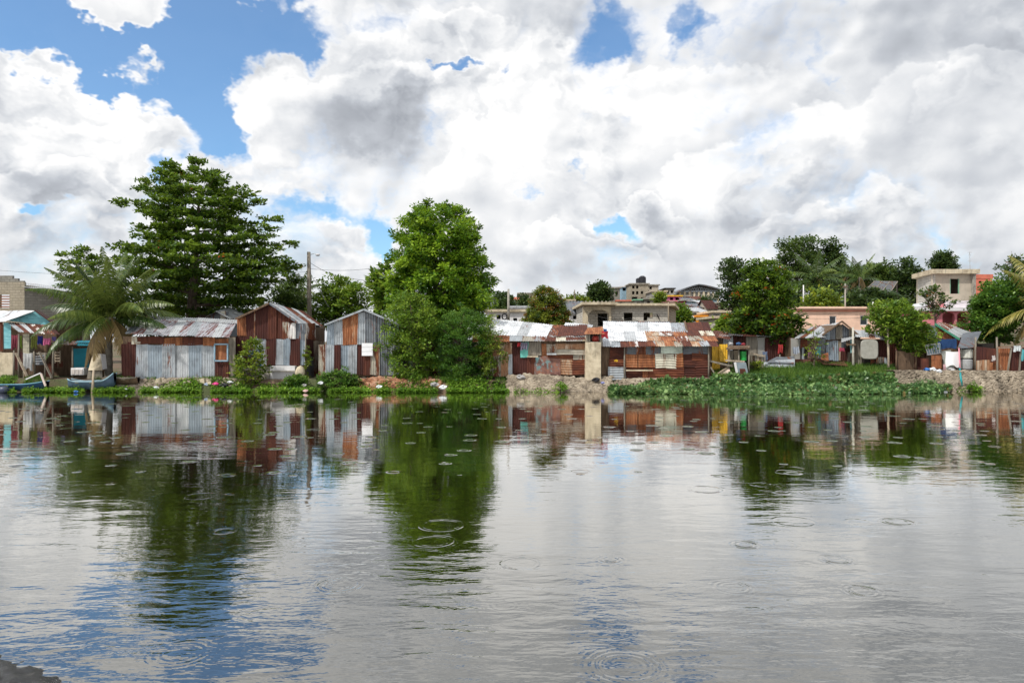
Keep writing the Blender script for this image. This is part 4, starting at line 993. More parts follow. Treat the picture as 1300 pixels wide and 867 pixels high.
# ---- brick-based open shack and gabled grey shack
D = 41
r = thing('brick_base_shack', 'shack with pale tin roof and low brick base left of the grey gable', 'shack', W(1028, 470, D))
panels(r, D, [((1004, 430, 1017, 456), greyp, 'N'), ((1016, 431, 1026, 442), rustm_h, 'N', 'brick_patch', .03), ((1016, 441, 1026, 456), dark_in, 'N'), ((1018, 441, 1021, 457), zinc, 'N', None, .05), ((1025, 430, 1034, 455), wood_b, 'N'), ((1033, 430, 1048, 455), zinc_d, 'V')], [(1004, 466), (1048, 466), (1048, 429), (1004, 429)], 3, wood_b)
MB().box(X(1007, D-.1), D-.25, .7, X(1048, D-.1), D-.1, Z(456, D-.1)).build('base_wall', block_mat('red_brick', (.20, .06, .035), (.13, .045, .03), (.16, .12, .1), .22, .09), r)
strip_roof(r, (1008, 429.5, 40.4), (1047, 429.5, 40.4), (1070, 409, 43.5), (1030, 415, 44.5), [zinc_l, zinc_r, zinc_l, zinc, zinc_l, zinc_l])
hang('hanging_cloth', 'white and blue clothes hanging left of the red patch wall', 'clothes', 1006, 440, 1014, 449, 40.5, cloth('wbl', (.40, .45, .55)))
hang('hanging_cloth', 'turquoise cloth with yellow under the pale tin roof', 'clothes', 1035, 440, 1042, 450, 40.5, cloth('tq', (.08, .42, .42)))
hang('hanging_cloth', 'small mauve shirt hanging in the middle of the brick-based shack', 'clothes', 1026, 441, 1031, 452, 40.5, cloth('mauve', (.25, .10, .16)))
r = thing('grey_boarded_shack', 'weathered grey gabled shack with a blue grey tin door behind the utility pole', 'shack', W(1068, 470, D))
def gy3(px): return 409.5+(1069-px)*.55 if px < 1069 else 409.5+(px-1069)*.72
panels(r, D, [((a, 431, c, 431, c, gy3(c)+1.5, a, gy3(a)+1.5), m, 'V') for a, c, m in ((1046, 1054, zinc_b), (1053.5, 1061.5, zinc_d), (1061, 1070, wood_g), (1069.5, 1078, zinc_d), (1077.5, 1091, wood_g))] +
       [((1049, 433, 1058, 457), zinc_b, 'V', 'door', .04), ((1057.5, 433, 1064, 458), zinc_b, 'V', 'door', .06), ((1064, 433, 1068, 458), wood_l, 'N'), ((1068, 434, 1074, 443), zinc_d, 'N'), ((1067, 443, 1078, 458), rustd, 'V'), ((1076, 432, 1090, 466), dark_in, 'N'), ((1076, 446, 1084, 466), wood_g, 'V', None, .1)],
       [(1046, 468), (1092, 468), (1092, 427), (1069, 412), (1046, 425)], 3.5, wood_b)
MB().slab(W(1068.5, 407.5, 40.6), W(1044, 425, 40.6), W(1044, 425, 44), W(1068.5, 409, 44), .03).build('roof_sheet', zinc_l, r)
MB().slab(W(1093, 427.5, 40.6), W(1068, 407.5, 40.6), W(1068, 409, 44), W(1093, 427, 44), .03).build('roof_sheet', wood_g, r)
board(r, (1044, 425.5, 40.55), (1069, 408, 40.55), .05, .09, wood_b, 'rake_board'); board(r, (1069, 408, 40.55), (1093, 428, 40.55), .05, .09, wood_b, 'rake_board')
MB().sheet(W(1068, 434, 39.9), W(1084, 431, 39.9), W(1086, 428, 40.8), W(1068, 429, 40.8), warp=.08).build('awning', zinc_l, r, smooth=True)
t = thing('fallen_sheets', 'curled rust-red metal sheets lying on the grass below the grey gabled shack', 'metal sheets', W(1060, 466, 40))
MB().sheet(W(1045, 463, 39.4), W(1077, 465, 39.4), W(1072, 458, 40.6), W(1042, 457, 40.6), 'V', warp=.12).build('sheet', rustm, t, smooth=True)
MB().sheet(W(1041, 458, 40), W(1052, 460, 40), W(1051, 449, 40.4), W(1042, 452, 40.4), 'V', warp=.1).build('sheet', rusto, t, smooth=True)
hang('hanging_cloth', 'magenta cloth hanging right of the blue grey door', 'clothes', 1066, 441, 1073, 446, 40.4, cloth('mag', (.45, .04, .10)))
hang('hanging_cloth', 'turquoise and white towel hanging beside the utility pole', 'clothes', 1079.5, 431, 1084.5, 448, 40.2, cloth('tw', (.22, .55, .56)))
# mattress shack
r = thing('dark_shack', 'dark shack with a bent grey tin roof and maroon sheets behind the hanging mattress', 'shack', W(1110, 472, 40.2))
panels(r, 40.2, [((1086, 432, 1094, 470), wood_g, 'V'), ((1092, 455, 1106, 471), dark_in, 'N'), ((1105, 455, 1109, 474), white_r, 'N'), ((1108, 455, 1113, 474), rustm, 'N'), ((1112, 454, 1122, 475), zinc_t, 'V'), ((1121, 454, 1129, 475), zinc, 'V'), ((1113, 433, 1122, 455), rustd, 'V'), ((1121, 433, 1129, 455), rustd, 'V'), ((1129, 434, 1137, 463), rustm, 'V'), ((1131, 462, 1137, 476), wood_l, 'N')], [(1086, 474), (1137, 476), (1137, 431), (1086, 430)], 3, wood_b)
strip_roof(r, (1086, 428.5, 39.6), (1120, 430, 39.6), (1118, 422, 42.5), (1085, 418.5, 42.5), [zinc_l, zinc, zinc_r, zinc_l])
MB().sheet(W(1117, 430, 39.5), W(1134, 432, 39.5), W(1128, 421, 41.5), W(1116, 423, 41.5), 'V', warp=.1).build('roof_sheet', zinc_d, r, smooth=True)
t = thing('old_mattress', 'big pale rounded mattress hung upright on the front of the dark shack', 'mattress', W(1103.5, 456, 39.7))
pts = []; cx_, cz_ = 1103.7, 443.7
mb = MB(); n = 28
for k in range(n):
    a = 2*math.pi*k/n; ca, sa = math.cos(a), math.sin(a); q = (abs(ca)**5+abs(sa)**5)**(-1/5)
    pts.append((cx_+11.4*ca*q, cz_+12.4*sa*q))
i = 0; mb.v = [W(x, y, 39.6) for x, y in pts]+[W(cx_+(x-cx_)*.93, cz_+(y-cz_)*.93, 39.53) for x, y in pts]+[W(x, y, 39.85) for x, y in pts]
for k in range(n):
    k2 = (k+1) % n; mb.f += [(k, k2, n+k2, n+k), (2*n+k, 2*n+k2, k2, k)]
mb.f += [tuple(n+k for k in range(n)), tuple(2*n+k for k in reversed(range(n)))]
mb.build('padding', rough_mat('mattress_cloth', (.26, .255, .22), (.40, .39, .35), None, 2, .9, .01, stain=.3), t)
def utility_pole(name, label, px, py0, py1, D, w, mat, cross=None, lean=0, cat='utility pole'):
    r = thing(name, label, cat, W(px, py1, D)); a = W(px, py1, D)-Vector((0, 0, .3)); b = W(px+lean, py0, D)
    MB().tube([a, a.lerp(b, .5), b], [w/2, w*.45, w*.36], 9).build('pole', mat, r, smooth=True)
    for (cy, l, rr) in cross or []: MB().beam(W(px-l, cy, D-.08), W(px+rr, cy, D-.08), .08, .09).build('crossarm', wood_b, r)
    return r
utility_pole('wooden_post', 'pale peeling post with a crossbar in front of the grey gabled shack', 1083.3, 415.5, 468, 39.9, .15, plain('peel', (.42, .40, .34), .8, .3), [(437.5, 9, 3)], -.5, 'post')
utility_pole('wooden_post', 'thin grey post at the right corner of the dark shack', 1128.5, 414, 476, 39.4, .13, wood_l, [], -1.5, 'post')

# ---- right part: brown wall, gabled hut with green rake, junk and fence
D = 39.5
r = thing('board_wall', 'brown weathered board wall under the leafy tree on the stone bank', 'wall', W(1158, 472, D))
panels(r, D, [((1137, 446, 1150, 470), wood_b, 'N'), ((1149, 448, 1162, 470), wood_b, 'N'), ((1161, 450, 1170, 470), rustd, 'V')])
for px in (1138, 1163): post(r, px, 444, 472, D-.08, .1, wood_b)
drum('barrel', 'rusty brown barrel left of the blue and white grille', 'barrel', 1174, 455, 470, 38.6, .20, rustm)
drum('barrel', 'golden brown rusty barrel standing under the striped grille', 'barrel', 1189, 451, 468, 38.6, .26, rusto)
r = thing('green_trimmed_hut', 'hut with green trimmed gable, orange brown boards and a blue tarpaulin', 'hut', W(1200, 468, 40.5))
panels(r, 40.5, [((1176, 432, 1190, 432, 1190, 415, 1176, 412), zinc_b, 'N'), ((1190, 433, 1213, 433, 1213, 430, 1190, 415), rusto, 'N'), ((1176, 442, 1215, 466), wood_b, 'N')], [(1172, 470), (1216, 470), (1216, 431), (1189, 413), (1172, 424)], 1.2, wood_b)
board(r, (1187, 411.5, 40.1), (1218, 431, 40.1), .06, .12, plain('rake_green', (.05, .22, .14)), 'rake_board')
strip_roof(r, (1186, 411.5, 40.2), (1217, 430, 40.2), (1232, 422, 44), (1196, 409, 44), [white_r, zinc_l])
hang('tarpaulin', 'crumpled blue tarpaulin hanging across the green trimmed hut', 'tarpaulin', 1180, 430, 1214, 443, 40.0, cloth('tarp', (.015, .07, .22)), None, 5)
t = thing('window_grille', 'tilted grille of blue and white bars above the rusty barrels', 'grille', W(1186, 450, 39.3))
for k in range(12): MB().beam(W(1174+k*1.75, 438-.2*k, 39.2), W(1178+k*1.5, 450-.2*k, 39.2), .04, .03).build('bar', bluep if k % 2 else whitep, t)
board(t, (1173, 438, 39.17), (1193, 436, 39.17), .05, .04, whitep, 'rail'); board(t, (1177, 450.5, 39.17), (1196, 448, 39.17), .05, .04, whitep, 'rail')
t = tag(MB().slab(W(1200, 469, 38.4), W(1212, 469, 38.4), W(1207, 444, 38.9), W(1195, 446, 38.9), .05).build('leaning_door', plain('ldoor', (.22, .23, .21), .7, .2)), 'grey door leaning behind the big white cloth', 'door')
hang('white_sheet', 'big white bed sheet hanging on the pink edged frame above the stone bank', 'bed sheet', 1201, 446, 1219, 465, 38.1, plain('bedsheet', (.80, .80, .80), .9, .03, .1), None, 1)
utility_pole('pink_post', 'thin pink and white post at the right edge of the bed sheet', 1219.3, 442, 470, 38.05, .08, plain('ppost', (.68, .28, .34), .6), [], -2, 'post')
r = thing('tank_lean_to', 'lean-to with a slanting dark corrugated roof over pale water tanks', 'lean-to', W(1229, 468, 40))
MB().sheet(W(1216, 441, 39), W(1236, 441, 39), W(1246, 421, 41.5), W(1222, 424, 41.5), 'H', warp=.05).build('roof', zinc_d, r, smooth=True)
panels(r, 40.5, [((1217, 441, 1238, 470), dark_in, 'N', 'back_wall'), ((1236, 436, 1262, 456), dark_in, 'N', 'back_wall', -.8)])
for px in (1218.5, 1236.5): post(r, px, 440, 470, 39.1, .08, wood_b)
for k, (px, a, b, lab) in enumerate(((1227, 443, 455, 'upper pale grey tank with rusty hole in the lean-to'), (1227, 456, 469, 'lower grey tank under the pale tank in the lean-to'))):
    c = W(px, b, 39.4); mb = MB(); rr = .30; h = Z(a, 39.4)-c.z
    mb.tube([c+Vector((0, 0, h*z)) for z in (0, .08, .5, .92, 1)], [rr*.85, rr, rr*1.03, rr, rr*.8], 16)
    tag(mb.build('water_tank', rough_mat('tank%d' % k, ((.50, .50, .44), (.30, .31, .32))[k], ((.66, .66, .60), (.42, .43, .44))[k], None, 3, .6, .004, stain=.5), smooth=False), lab, 'tank')
r = thing('rusty_fence', 'fence of rust red and tan metal sheets on the stone bank at the right edge', 'fence', W(1268, 470, 39))
panels(r, 38.8, [((1239, 441, 1252, 460), rustd, 'V'), ((1251, 442, 1266, 462), rustm, 'N', None, -.02), ((1239, 458, 1246, 474), rustt, 'V', None, .05), ((1245.5, 457, 1257, 474), rustt, 'V', None, .04), ((1256.5, 460, 1267, 473), rusto, 'V'), ((1266, 441, 1284, 473), rusto, 'V', None, .02), ((1283, 440, 1296.5, 472), rustd, 'V', None, .05), ((1296, 441, 1304, 472), rustd, 'V'), ((1303, 442, 1320, 472), rustm, 'V'), ((1319, 440, 1340, 472), zinc_r, 'V')])
for a, b in (((1266, 441), (1266, 473)), ((1284, 441), (1279, 473)), ((1266, 441.5), (1284, 441.5)), ((1296.5, 440), (1294, 472))): board(r, (*a, 38.6), (*b, 38.6), .08, .05, wood_g, 'rail')
for px, a in ((1238.5, 428), (1265.5, 428), (1302, 436), (1326, 434)): post(r, px, a, 474, 38.9, .11, wood_g)
hang('hanging_cloth', 'white cloth thrown over the top of the rusty fence', 'cloth', 1287, 438.5, 1296, 446, 38.55, cloth('wh3', (.6, .66, .68)))
hang('hanging_cloth', 'small white rag hanging low on the rusty fence', 'cloth', 1259, 451, 1263, 458, 38.55, cloth('wh4', (.55, .5, .48)))
hang('hanging_cloth', 'turquoise cloth at the right edge of the rusty fence', 'cloth', 1297.5, 443, 1303, 457, 38.5, cloth('tq5', (.05, .38, .42)))
MB_ = MB().tube([W(1218.5, 468, 37.9), W(1219.5, 478, 37.25), W(1221.5, 490, 37.2)], .05, 8).build('drain_pipe', plain('pipe', (.02, .26, .28), .4), smooth=True); tag(MB_, 'turquoise plastic pipe running down the stone bank', 'pipe')
hang('hanging_cloth', 'pale pink cloth on the bank edge under the bed sheet', 'cloth', 1197, 462, 1200, 471, 38, cloth('pp', (.72, .42, .45)))
# stone embankment
mortar_m = rough_mat('muddy_mortar', (.045, .036, .028), (.12, .095, .07), (.20, .165, .12), 3, .95, .03)
def rock_wall(name, label, px0, px1, ytop, ybot, D0, D1, n, seed, mat, rmin=.1, rmax=.3, cat='stone wall', core=True):
    """mortared rubble: a core with many stones set into its face"""
    rng = random.Random(seed); r = thing(name, label, cat, W((px0+px1)/2, ybot, D0)); mb = MB()
    if core:
        N = 60; i0 = 0
        for k in range(N+1):
            px = px0+(px1-px0)*k/N; zt = Z(ytop(px), D1)+rng.uniform(-.03, .03)
            a = [Vector((X(px, D0), D0-.05, -.7)), Vector((X(px, D0), D0+rng.uniform(0, .06), .04)), Vector((X(px, D1), D1+rng.uniform(0, .06), zt-.05)), Vector((X(px, D1), D1+.25, zt)), Vector((X(px, D1), D1+1.6, zt-.02))]
            mb.v += a
        for k in range(N):
            for j in range(4): q = k*5+j; mb.f.append((q, q+5, q+6, q+1))
    mb2 = MB()
    for _ in range(n):
        px = rng.uniform(px0, px1); t = rng.random(); Dd = D0+(D1-D0)*t; zt = Z(ytop(px), D1); z = max((-.05)*(1-t)+(zt-.04)*t, gz(X(px, Dd), Dd) if core and 'bank' in name else -9)
        s = rng.uniform(rmin, rmax); random.seed(rng.random())
        mb2.blob((X(px, Dd), Dd-.03, z+.01), s, s*.7, s*rng.uniform(.5, .8), 7, 5, .3)
    if core: mb.build('mortar', mortar_m, r, smooth=True)
    mb2.build('stones', mat, r)
    return r
stone = rough_mat('rubble_stone', (.13, .105, .08), (.30, .25, .19), (.50, .43, .34), 1.6, .95, .03, stain=.45)
stone_l = rough_mat('pale_rubble', (.13, .105, .08), (.30, .25, .19), (.48, .42, .33), 1.8, .95, .03, stain=.4)
rock_wall('stone_embankment', 'long mortared stone embankment wall on the right waterline', 1137, 1345, lambda p: 470.5+max(0, p-1230)*.012, 494, 37.1, 37.6, 2100, 3, stone, .04, .13)
random.seed(21)
rock_wall('rubble_bank', 'heap of pale broken rubble under the patchwork shack and the pillar', 645, 776, lambda p: 477.5-2.5*math.sin((p-640)*.045), 492, 36.5, 37.7, 1500, 5, stone_l, .05, .17, cat='rubble')
rock_wall('rubble_bank', 'low rubble and concrete lumps under the long grey shack', 150, 300, lambda p: 482.5+1*math.sin(p*.1), 490, 36.9, 37.8, 700, 6, stone_l, .06, .17, cat='rubble')
rock_wall('rubble_bank', 'reddish rubble below the grey gable shack, left of the bushes', 455, 560, lambda p: 479+1*math.sin(p*.1), 489, 36.9, 37.9, 650, 8, rough_mat('red_rubble', (.14, .06, .035), (.34, .16, .09), (.50, .36, .27), 2, .95, .03), .05, .15, cat='rubble')
rock_wall('rubble_bank', 'narrow line of pale stones under the rust shack above the plants', 776, 905, lambda p: 482.5, 489, 37.2, 37.8, 520, 9, stone_l, .05, .13, cat='rubble')
random.seed(5)

# ------------------------------------------------------------------ boats and posts in the water
def boat(name, label, px0, px1, D, base_z, freeboard, beam, hullm, rimm, up0=.1, up1=.5, inside=None, lab_rim=None):
    x0, x1 = X(px0, D), X(px1, D); r = thing(name, label, 'boat', ((x0+x1)/2, D, base_z-.1)); N = 22; mb = MB(); rim = [[], []]; ins = MB()
    for k in range(N+1):
        t = k/N; x = x0+(x1-x0)*t; w = beam/2*max(.06, math.sin(math.pi*min(1, max(0, .04+.92*t)))**.55)
        zt = base_z+freeboard+up0*max(0, 1-t*4)**2+up1*max(0, (t-.72)/.28)**2; zb = base_z-.12+.6*up1*max(0, (t-.8)/.2)**2+.3*up0*max(0, 1-t*5)**2
        for s in (-1, 1):
            mb.v += [Vector((x, D+s*w, zt)), Vector((x, D+s*w*.85, (zt+zb)/2)), Vector((x, D+s*w*.35, zb))]
            rim[(s+1)//2].append(Vector((x, D+s*w, zt)))
            ins.v += [Vector((x, D+s*w*.93, zt-.01)), Vector((x, D+s*w*.75, (zt+zb)/2)), Vector((x, D+s*w*.2, zb+.06))]
    for q, fl in ((mb, 0), (ins, 1)):
        for k in range(N):
            a = k*6; b = a+6
            for (i, j) in ((0, 1), (1, 2)): q.f.append((a+i, b+i, b+j, a+j) if not fl else (a+j, b+j, b+i, a+i))
            for (i, j) in ((5, 4), (4, 3)): q.f.append((a+i, b+i, b+j, a+j) if not fl else (a+j, b+j, b+i, a+i))
            q.f.append((a+2, b+2, b+5, a+5) if not fl else (a+5, b+5, b+2, a+2))
        q.f += [(0, 1, 2, 5, 4, 3), (N*6+3, N*6+4, N*6+5, N*6+2, N*6+1, N*6)]
    mb.build('hull', hullm, r, smooth=True); ins.build('inner_hull', inside or hullm, r, smooth=True)
    for q in rim: MB().tube(q, .035, 6).build('gunwale', rimm, r, smooth=True)
    for t in (.3, .6): 
        k = int(t*N); a, b = rim[0][k], rim[1][k]; MB().beam(a-Vector((0, 0, .05)), b-Vector((0, 0, .05)), .2, .04).build('thwart', wood_l, r)
    return r
bd = plain('boat_dark_blue', (.025, .07, .16), .5); bg_ = plain('boat_grey_blue', (.07, .11, .17), .5)
b1 = boat('rowing_boat', 'dark blue wooden boat moored below the teal house at the left edge', -45, 60, 36.9, .12, .27, 1.1, bd, plain('brim', (.10, .26, .38), .5), .1, .15)
b2 = boat('rowing_boat', 'grey blue boat with upturned light blue bow under the palm', 88, 146, 36.8, .24, .30, .95, bg_, plain('brim2', (.24, .38, .46), .5), .12, .42, plain('bin', (.5, .5, .48), .7))
boat('rowing_boat', 'brown dugout boat pulled up on the mud behind the palm trunk', 140, 176, 37.4, .45, .22, .8, wood_b, wood_g, .05, .05)
t = thing('oar_frame', 'white and pale wood frame propped on the dark blue boat', 'frame', W(46, 490, 36.7))
board(t, (33, 481.5, 36.7), (51.5, 473.5, 36.7), .06, .06, whitep, 'pole'); board(t, (52, 474, 36.6), (58, 490, 36.6), .1, .06, plain('polepink', (.6, .5, .45)), 'pole')
utility_pole('mooring_post', 'pale wooden mooring post standing in the weeds before the grey blue boat', 117, 470, 497, 36.2, .14, wood_l, [], 2, 'post')
t = MB().blob(W(4, 495, 36), .32, .22, .2, 10, 6, .05).build('float', plain('floatd', (.04, .05, .09), .4), smooth=True); tag(t, 'dark round float at the left edge of the weeds', 'float')

# ------------------------------------------------------------------ poles, wires, antennas
t = utility_pole('street_light_pole', 'tall grey wooden pole with a small street lamp behind the rusty gabled shack', 393, 320, 410, 50, .34, wood_g, [], -1)
a = W(393, 323.5, 50); MB().tube([a, a+Vector((.35, -.1, .06)), a+Vector((.55, -.15, 0))], .025, 6).build('lamp_arm', zinc_l, t, smooth=True)
MB().blob(a+Vector((.62, -.15, -.03)), .17, .12, .09, jit=0).build('lamp_head', plain('lamph', (.5, .5, .52), .4), t, smooth=True)
def wire(label, pts, rad=.012, sag=.4):
    mb = MB()
    for p, q in zip(pts, pts[1:]):
        p = W(*p); q = W(*q); ps = []
        for k in range(13): u = k/12; ps.append(p.lerp(q, u)+Vector((0, 0, -sag*4*u*(1-u))))
        mb.tube(ps, rad, 5)
    o = mb.build('overhead_wire', plain('wire', (.03, .03, .03), .6), smooth=True); tag(o, label, 'wire'); return o
wire('wire running down from the lamp pole to the right trees', [(393, 333, 50), (425, 349, 50), (480, 357, 50)], .014, .1)
wire('upper wire from the lamp pole to the big central tree', [(393, 341, 50), (500, 336, 48)], .011, .25)
wire('lower wire from the lamp pole to the left edge', [(393, 345, 50), (-40, 340, 55)], .009, .5)
wire('black wire looping down beside the lamp pole', [(393, 343, 50), (405, 362, 48), (418, 390, 46)], .016, .2)
wire('wire sagging across the arched block house', [(745, 396, 58), (800, 404, 57), (856, 409, 58)], .018, .3)
wire('upper wire over the peach building', [(1020, 399, 50), (1128, 390, 48)], .010, .15)
wire('lower wire over the peach building', [(1015, 404, 50), (1128, 401, 46)], .010, .1)
wire('wire crossing before the pink house', [(1128, 388, 48), (1240, 381, 52), (1330, 372, 52)], .012, .25)
t = utility_pole('utility_pole', 'thick grey concrete pole with a dark ring rising behind the patched white roof', 645.5, 367, 414, 55, .22, conc, [], 0)
mb = MB(); c = W(640.5, 402, 54.7)
mb.tube([c+Vector((.19*math.cos(a_*.5236), 0, .23*math.sin(a_*.5236))) for a_ in range(13)], .055, 8); q = mb.build('rubber_ring', plain('tyre', (.02, .02, .022), .8), smooth=True); tag(q, 'black rubber ring hanging beside the thick concrete pole', 'ring')
utility_pole('utility_pole', 'thin distant pole with crossarms left of the round dark tree', 729.5, 368, 386, 110, .22, wood_g, [(374, 1, 1), (377, 1, 1)])
utility_pole('utility_pole', 'white post standing beside the right almond tree', 1020, 362, 392, 62, .13, whitep)
utility_pole('utility_pole', 'grey metal pole before the palms above the peach building', 1073, 360, 412, 56, .12, conc, [(364, 3, 2)])
utility_pole('vent_pipe', 'short white pipe on the roof of the peach building', 1108.3, 383.5, 390, 52.5, .14, whitep, cat='pipe')
t = thing('television_antenna', 'thin television antenna on the roof of the pink house', 'antenna', W(1231.5, 344, 57))
MB().tube([W(1231.5, 344, 57), W(1231, 320, 57)], .022, 6).build('mast', zinc_l, t)
for py, l in ((320.5, 2.6), (324, 1.6), (331.5, 2.4)): MB().tube([W(1231-l, py, 57), W(1231+l, py, 57)], .016, 5).build('element', zinc_l, t)
utility_pole('bamboo_pole', 'thin leaning pole above the arched block house', 848.5, 384, 414, 57, .1, wood_l, [], 0, 'pole')

# ------------------------------------------------------------------ background buildings
D = 60
r = thing('arched_house', 'unfinished pale block house with an arched porch and two dark window openings', 'house', W(790, 425, D))
zb = 1.0; x0, x1, xr = X(740, D), X(776, D), X(848, D); zt = Z(388.5, D)
# porch front: posts and an arch
arch = [(746.5, 412), (746.5, 399), (750, 395.5), (755, 393.3), (765, 393.3), (770, 395.5), (773, 399), (773, 412)]
mb = MB(); outer = [(740, 412), (740, 399), (740, 390), (752, 388.5), (766, 388.5), (776, 390), (776, 399), (776, 412)]
for k in range(7):
    a, b = outer[k], outer[k+1]; c, d = arch[k+1], arch[k]
    P = [W(*a, D-1.6), W(*b, D-1.6), W(*c, D-1.6), W(*d, D-1.6)]
    for p in P:
        if p.z < Z(411, D): p.z = zb
    off = Vector((0, .3, 0)); mb.hexa([P[0], P[1], P[2], P[3], P[0]+off, P[1]+off, P[2]+off, P[3]+off])
mb.build('porch_arch', conc_l, r)
holes = [(X(792, D), Z(407, D), X(803, D), Z(397, D)), (X(817, D), Z(407, D), X(829, D), Z(397, D)), (X(759, D), Z(414, D), X(771, D), Z(398, D))]
mb = holed_wall(x0, xr, zb, zt, D, .2, holes); mb.box(x0, D+.2, zb, x0+.2, D+8, zt); mb.box(x0+.2, D+7.8, zb, xr, D+8, zt); mb.build('wall', blockw, r)
s0, s1 = Vector((xr, D, 0)), Vector((X(858, D+7), D+7, 0)); hz_ = Z(390, D)
def sv(p, z): return Vector((p.x, p.y, z))
MB().slab(sv(s0, zb), sv(s1, zb), sv(s1, zt), sv(s0, zt), .2).build('side_wall', blockt, r)
MB().box(X(822, D), D+.05, Z(407, D), X(829, D), D+.19, Z(403, D)).build('window_infill', blockw, r)
MB().hexa([(x0-.3, D-2.2, zt), (X(777, D), D-2.2, zt), (xr+.7, D-.6, zt), (x0-.3, D-.6, zt), (x0-.3, D-2.2, zt+.2), (X(777, D), D-2.2, zt+.2), (xr+.7, D-.6, zt+.2), (x0-.3, D-.6, zt+.2)]).build('porch_roof', conc, r) if False else None
mb = MB(); mb.box(x0-.3, D-2.1, zt, x1+.2, D-.5, zt+.22); mb.hexa([(x0-.3, D-.5, zt+.002), (xr+.5, D-.5, zt+.002), (s1.x+.6, D+8.2, zt+.002), (x0-.3, D+8.2, zt+.002), (x0-.3, D-.5, zt+.21), (xr+.5, D-.5, zt+.21), (s1.x+.6, D+8.2, zt+.21), (x0-.3, D+8.2, zt+.21)]); mb.build('roof', conc_l, r)
mb = MB()
for k in range(8): mb.box(x0+k*.33, D-2.0, zt+.22, x0+k*.33+.1, D-1.9, zt+.32)
mb.build('rebar', conc, r)
MB().tube([W(834, 399, D-.15), W(837, 405, D-.15)], .05, 6).build('spout', dark_in, r)

# peach building
D = 52
r = house('peach_building', 'long flat peach coloured building with a cornice behind the grey gabled shack', 1012, 1132, 392, 422, D, peach, wins=[(1053, 401, 1062, 413), (1092, 400.5, 1102, 413)], roof='none', depth=7, cat='building', sink=.6)
MB().box(X(1011, D)-.1, D-.25, Z(392, D), X(1133, D), D+7.2, Z(389.5, D)).build('roof', peach, r)
MB().box(X(1011, D)-.1, D-.12, Z(395, D), X(1133, D), D-.002, Z(394, D)).build('cornice', salmon, r)
# pink house with block upper room
D = 55
r = thing('pink_house', 'pink house with two porch arches, white parapet and a bare block room on top', 'house', W(1200, 425, D))
arcs = []
mb = MB(); xa, xb = X(1160, D), X(1240, D); zt = Z(390.5, D); zb = 1.0
hl = []
for (a, b) in ((1196.5, 1212), (1215, 1230)):
    xm = (X(a, D)+X(b, D))/2; rr = (X(b, D)-X(a, D))/2; hl.append((X(a, D), .8, X(b, D), Z(401, D)))
mb = holed_wall(xa, xb, zb, Z(395, D), D, .3, [(h[0], zb, h[2], Z(395, D)) for h in hl])
for h in hl:
    xm = (h[0]+h[2])/2; rr = (h[2]-h[0])/2; zc = Z(401, D); n = 12; zz = Z(395, D)
    for k in range(n):
        a0_, a1_ = math.pi-math.pi*k/n, math.pi-math.pi*(k+1)/n
        p0 = (xm+rr*math.cos(a0_), zc+min(rr, zz-zc-.08)*math.sin(a0_)); p1 = (xm+rr*math.cos(a1_), zc+min(rr, zz-zc-.08)*math.sin(a1_))
        mb.hexa([(p0[0], D, p0[1]), (p1[0], D, p1[1]), (p1[0], D+.3, p1[1]), (p0[0], D+.3, p0[1]), (p0[0], D, zz), (p1[0], D, zz), (p1[0], D+.3, zz), (p0[0], D+.3, zz)])
mb.box(xa, D+.3, zb, xa+.3, D+8, zt); mb.box(xb-.3, D+.3, zb, xb, D+8, zt); mb.box(xa, D+2.2, zb, xb, D+2.4, zt)
mb.build('wall', pinkw, r)
MB().box(xa-.25, D-.35, Z(395, D), xb+.3, D+8.2, Z(390.5, D)).build('roof', whitep, r)
MB().box(X(1200, D), D-.1, Z(390.5, D)+.002, X(1239, D), D+.15, Z(382, D)).build('parapet', plaster('pinkish_white', (.72, .66, .70), .15), r)
MB().slab(W(1160, 398, D-.3), W(1200, 390, D-.3), W(1205, 383, D+3), W(1172, 386, D+3), .1).build('roof_slope', pinkw, r)
MB().slab(W(1152, 393, D+.5), W(1176, 387, D+.5), W(1190, 381, D+4), W(1160, 386, D+4), .1).build('roof_slope', white_m, r)
Du = 57; xu0, xu1 = X(1184, Du), X(1237, Du); zl, zh = Z(392, Du), Z(348, Du)
mb = holed_wall(xu0, xu1, zl, zh, Du, .2, [(X(1206, Du), Z(373, Du), X(1218, Du), Z(354, Du))]); mb.box(xu1-.2, Du+.2, zl, xu1, Du+6, zh); mb.box(X(1165, 61), 61, zl, xu1-.2, 61.2, zh)
mb.build('upper_wall', beige, r)
q0, q1 = Vector((xu0, Du, 0)), Vector((X(1165, Du+4), Du+4, 0))
MB().slab(sv(q1, zl), sv(q0, zl), sv(q0, zh), sv(q1, zh), .2).build('upper_side_wall', blockw, r)
f = MB(); f.box(X(1206, Du), Du+.02, Z(373, Du), X(1207, Du), Du+.1, Z(354, Du)); f.box(X(1217, Du), Du+.02, Z(373, Du), X(1218, Du), Du+.1, Z(354, Du)); f.build('window_frame', greenp, r)
MB().hexa([(xu0-.3, Du-.4, zh), (xu1+.2, Du-.4, zh), (xu1+.2, Du+6.2, zh), (q1.x-.4, Du+4.2, zh), (xu0-.3, Du-.4, zh+.36), (xu1+.2, Du-.4, zh+.36), (xu1+.2, Du+6.2, zh+.36), (q1.x-.4, Du+4.2, zh+.36)]).build('upper_roof', conc_l, r)
mb = MB()
for k in range(5): mb.box(xu0+.1+k*.68, Du-.415, zh+.03, xu0+.12+k*.68, Du-.402, zh+.33)
mb.build('roof_joint', conc, r)
MB().box(X(1233, Du), Du-.3, zl, X(1236, Du), Du-.002, zh).build('pilaster', conc, r)
for px in (1211, 1223): MB().box(X(px, D), D+.4, Z(397, D), X(px+2, D), D+.5, Z(395.5, D)).build('trim', whitep, r)

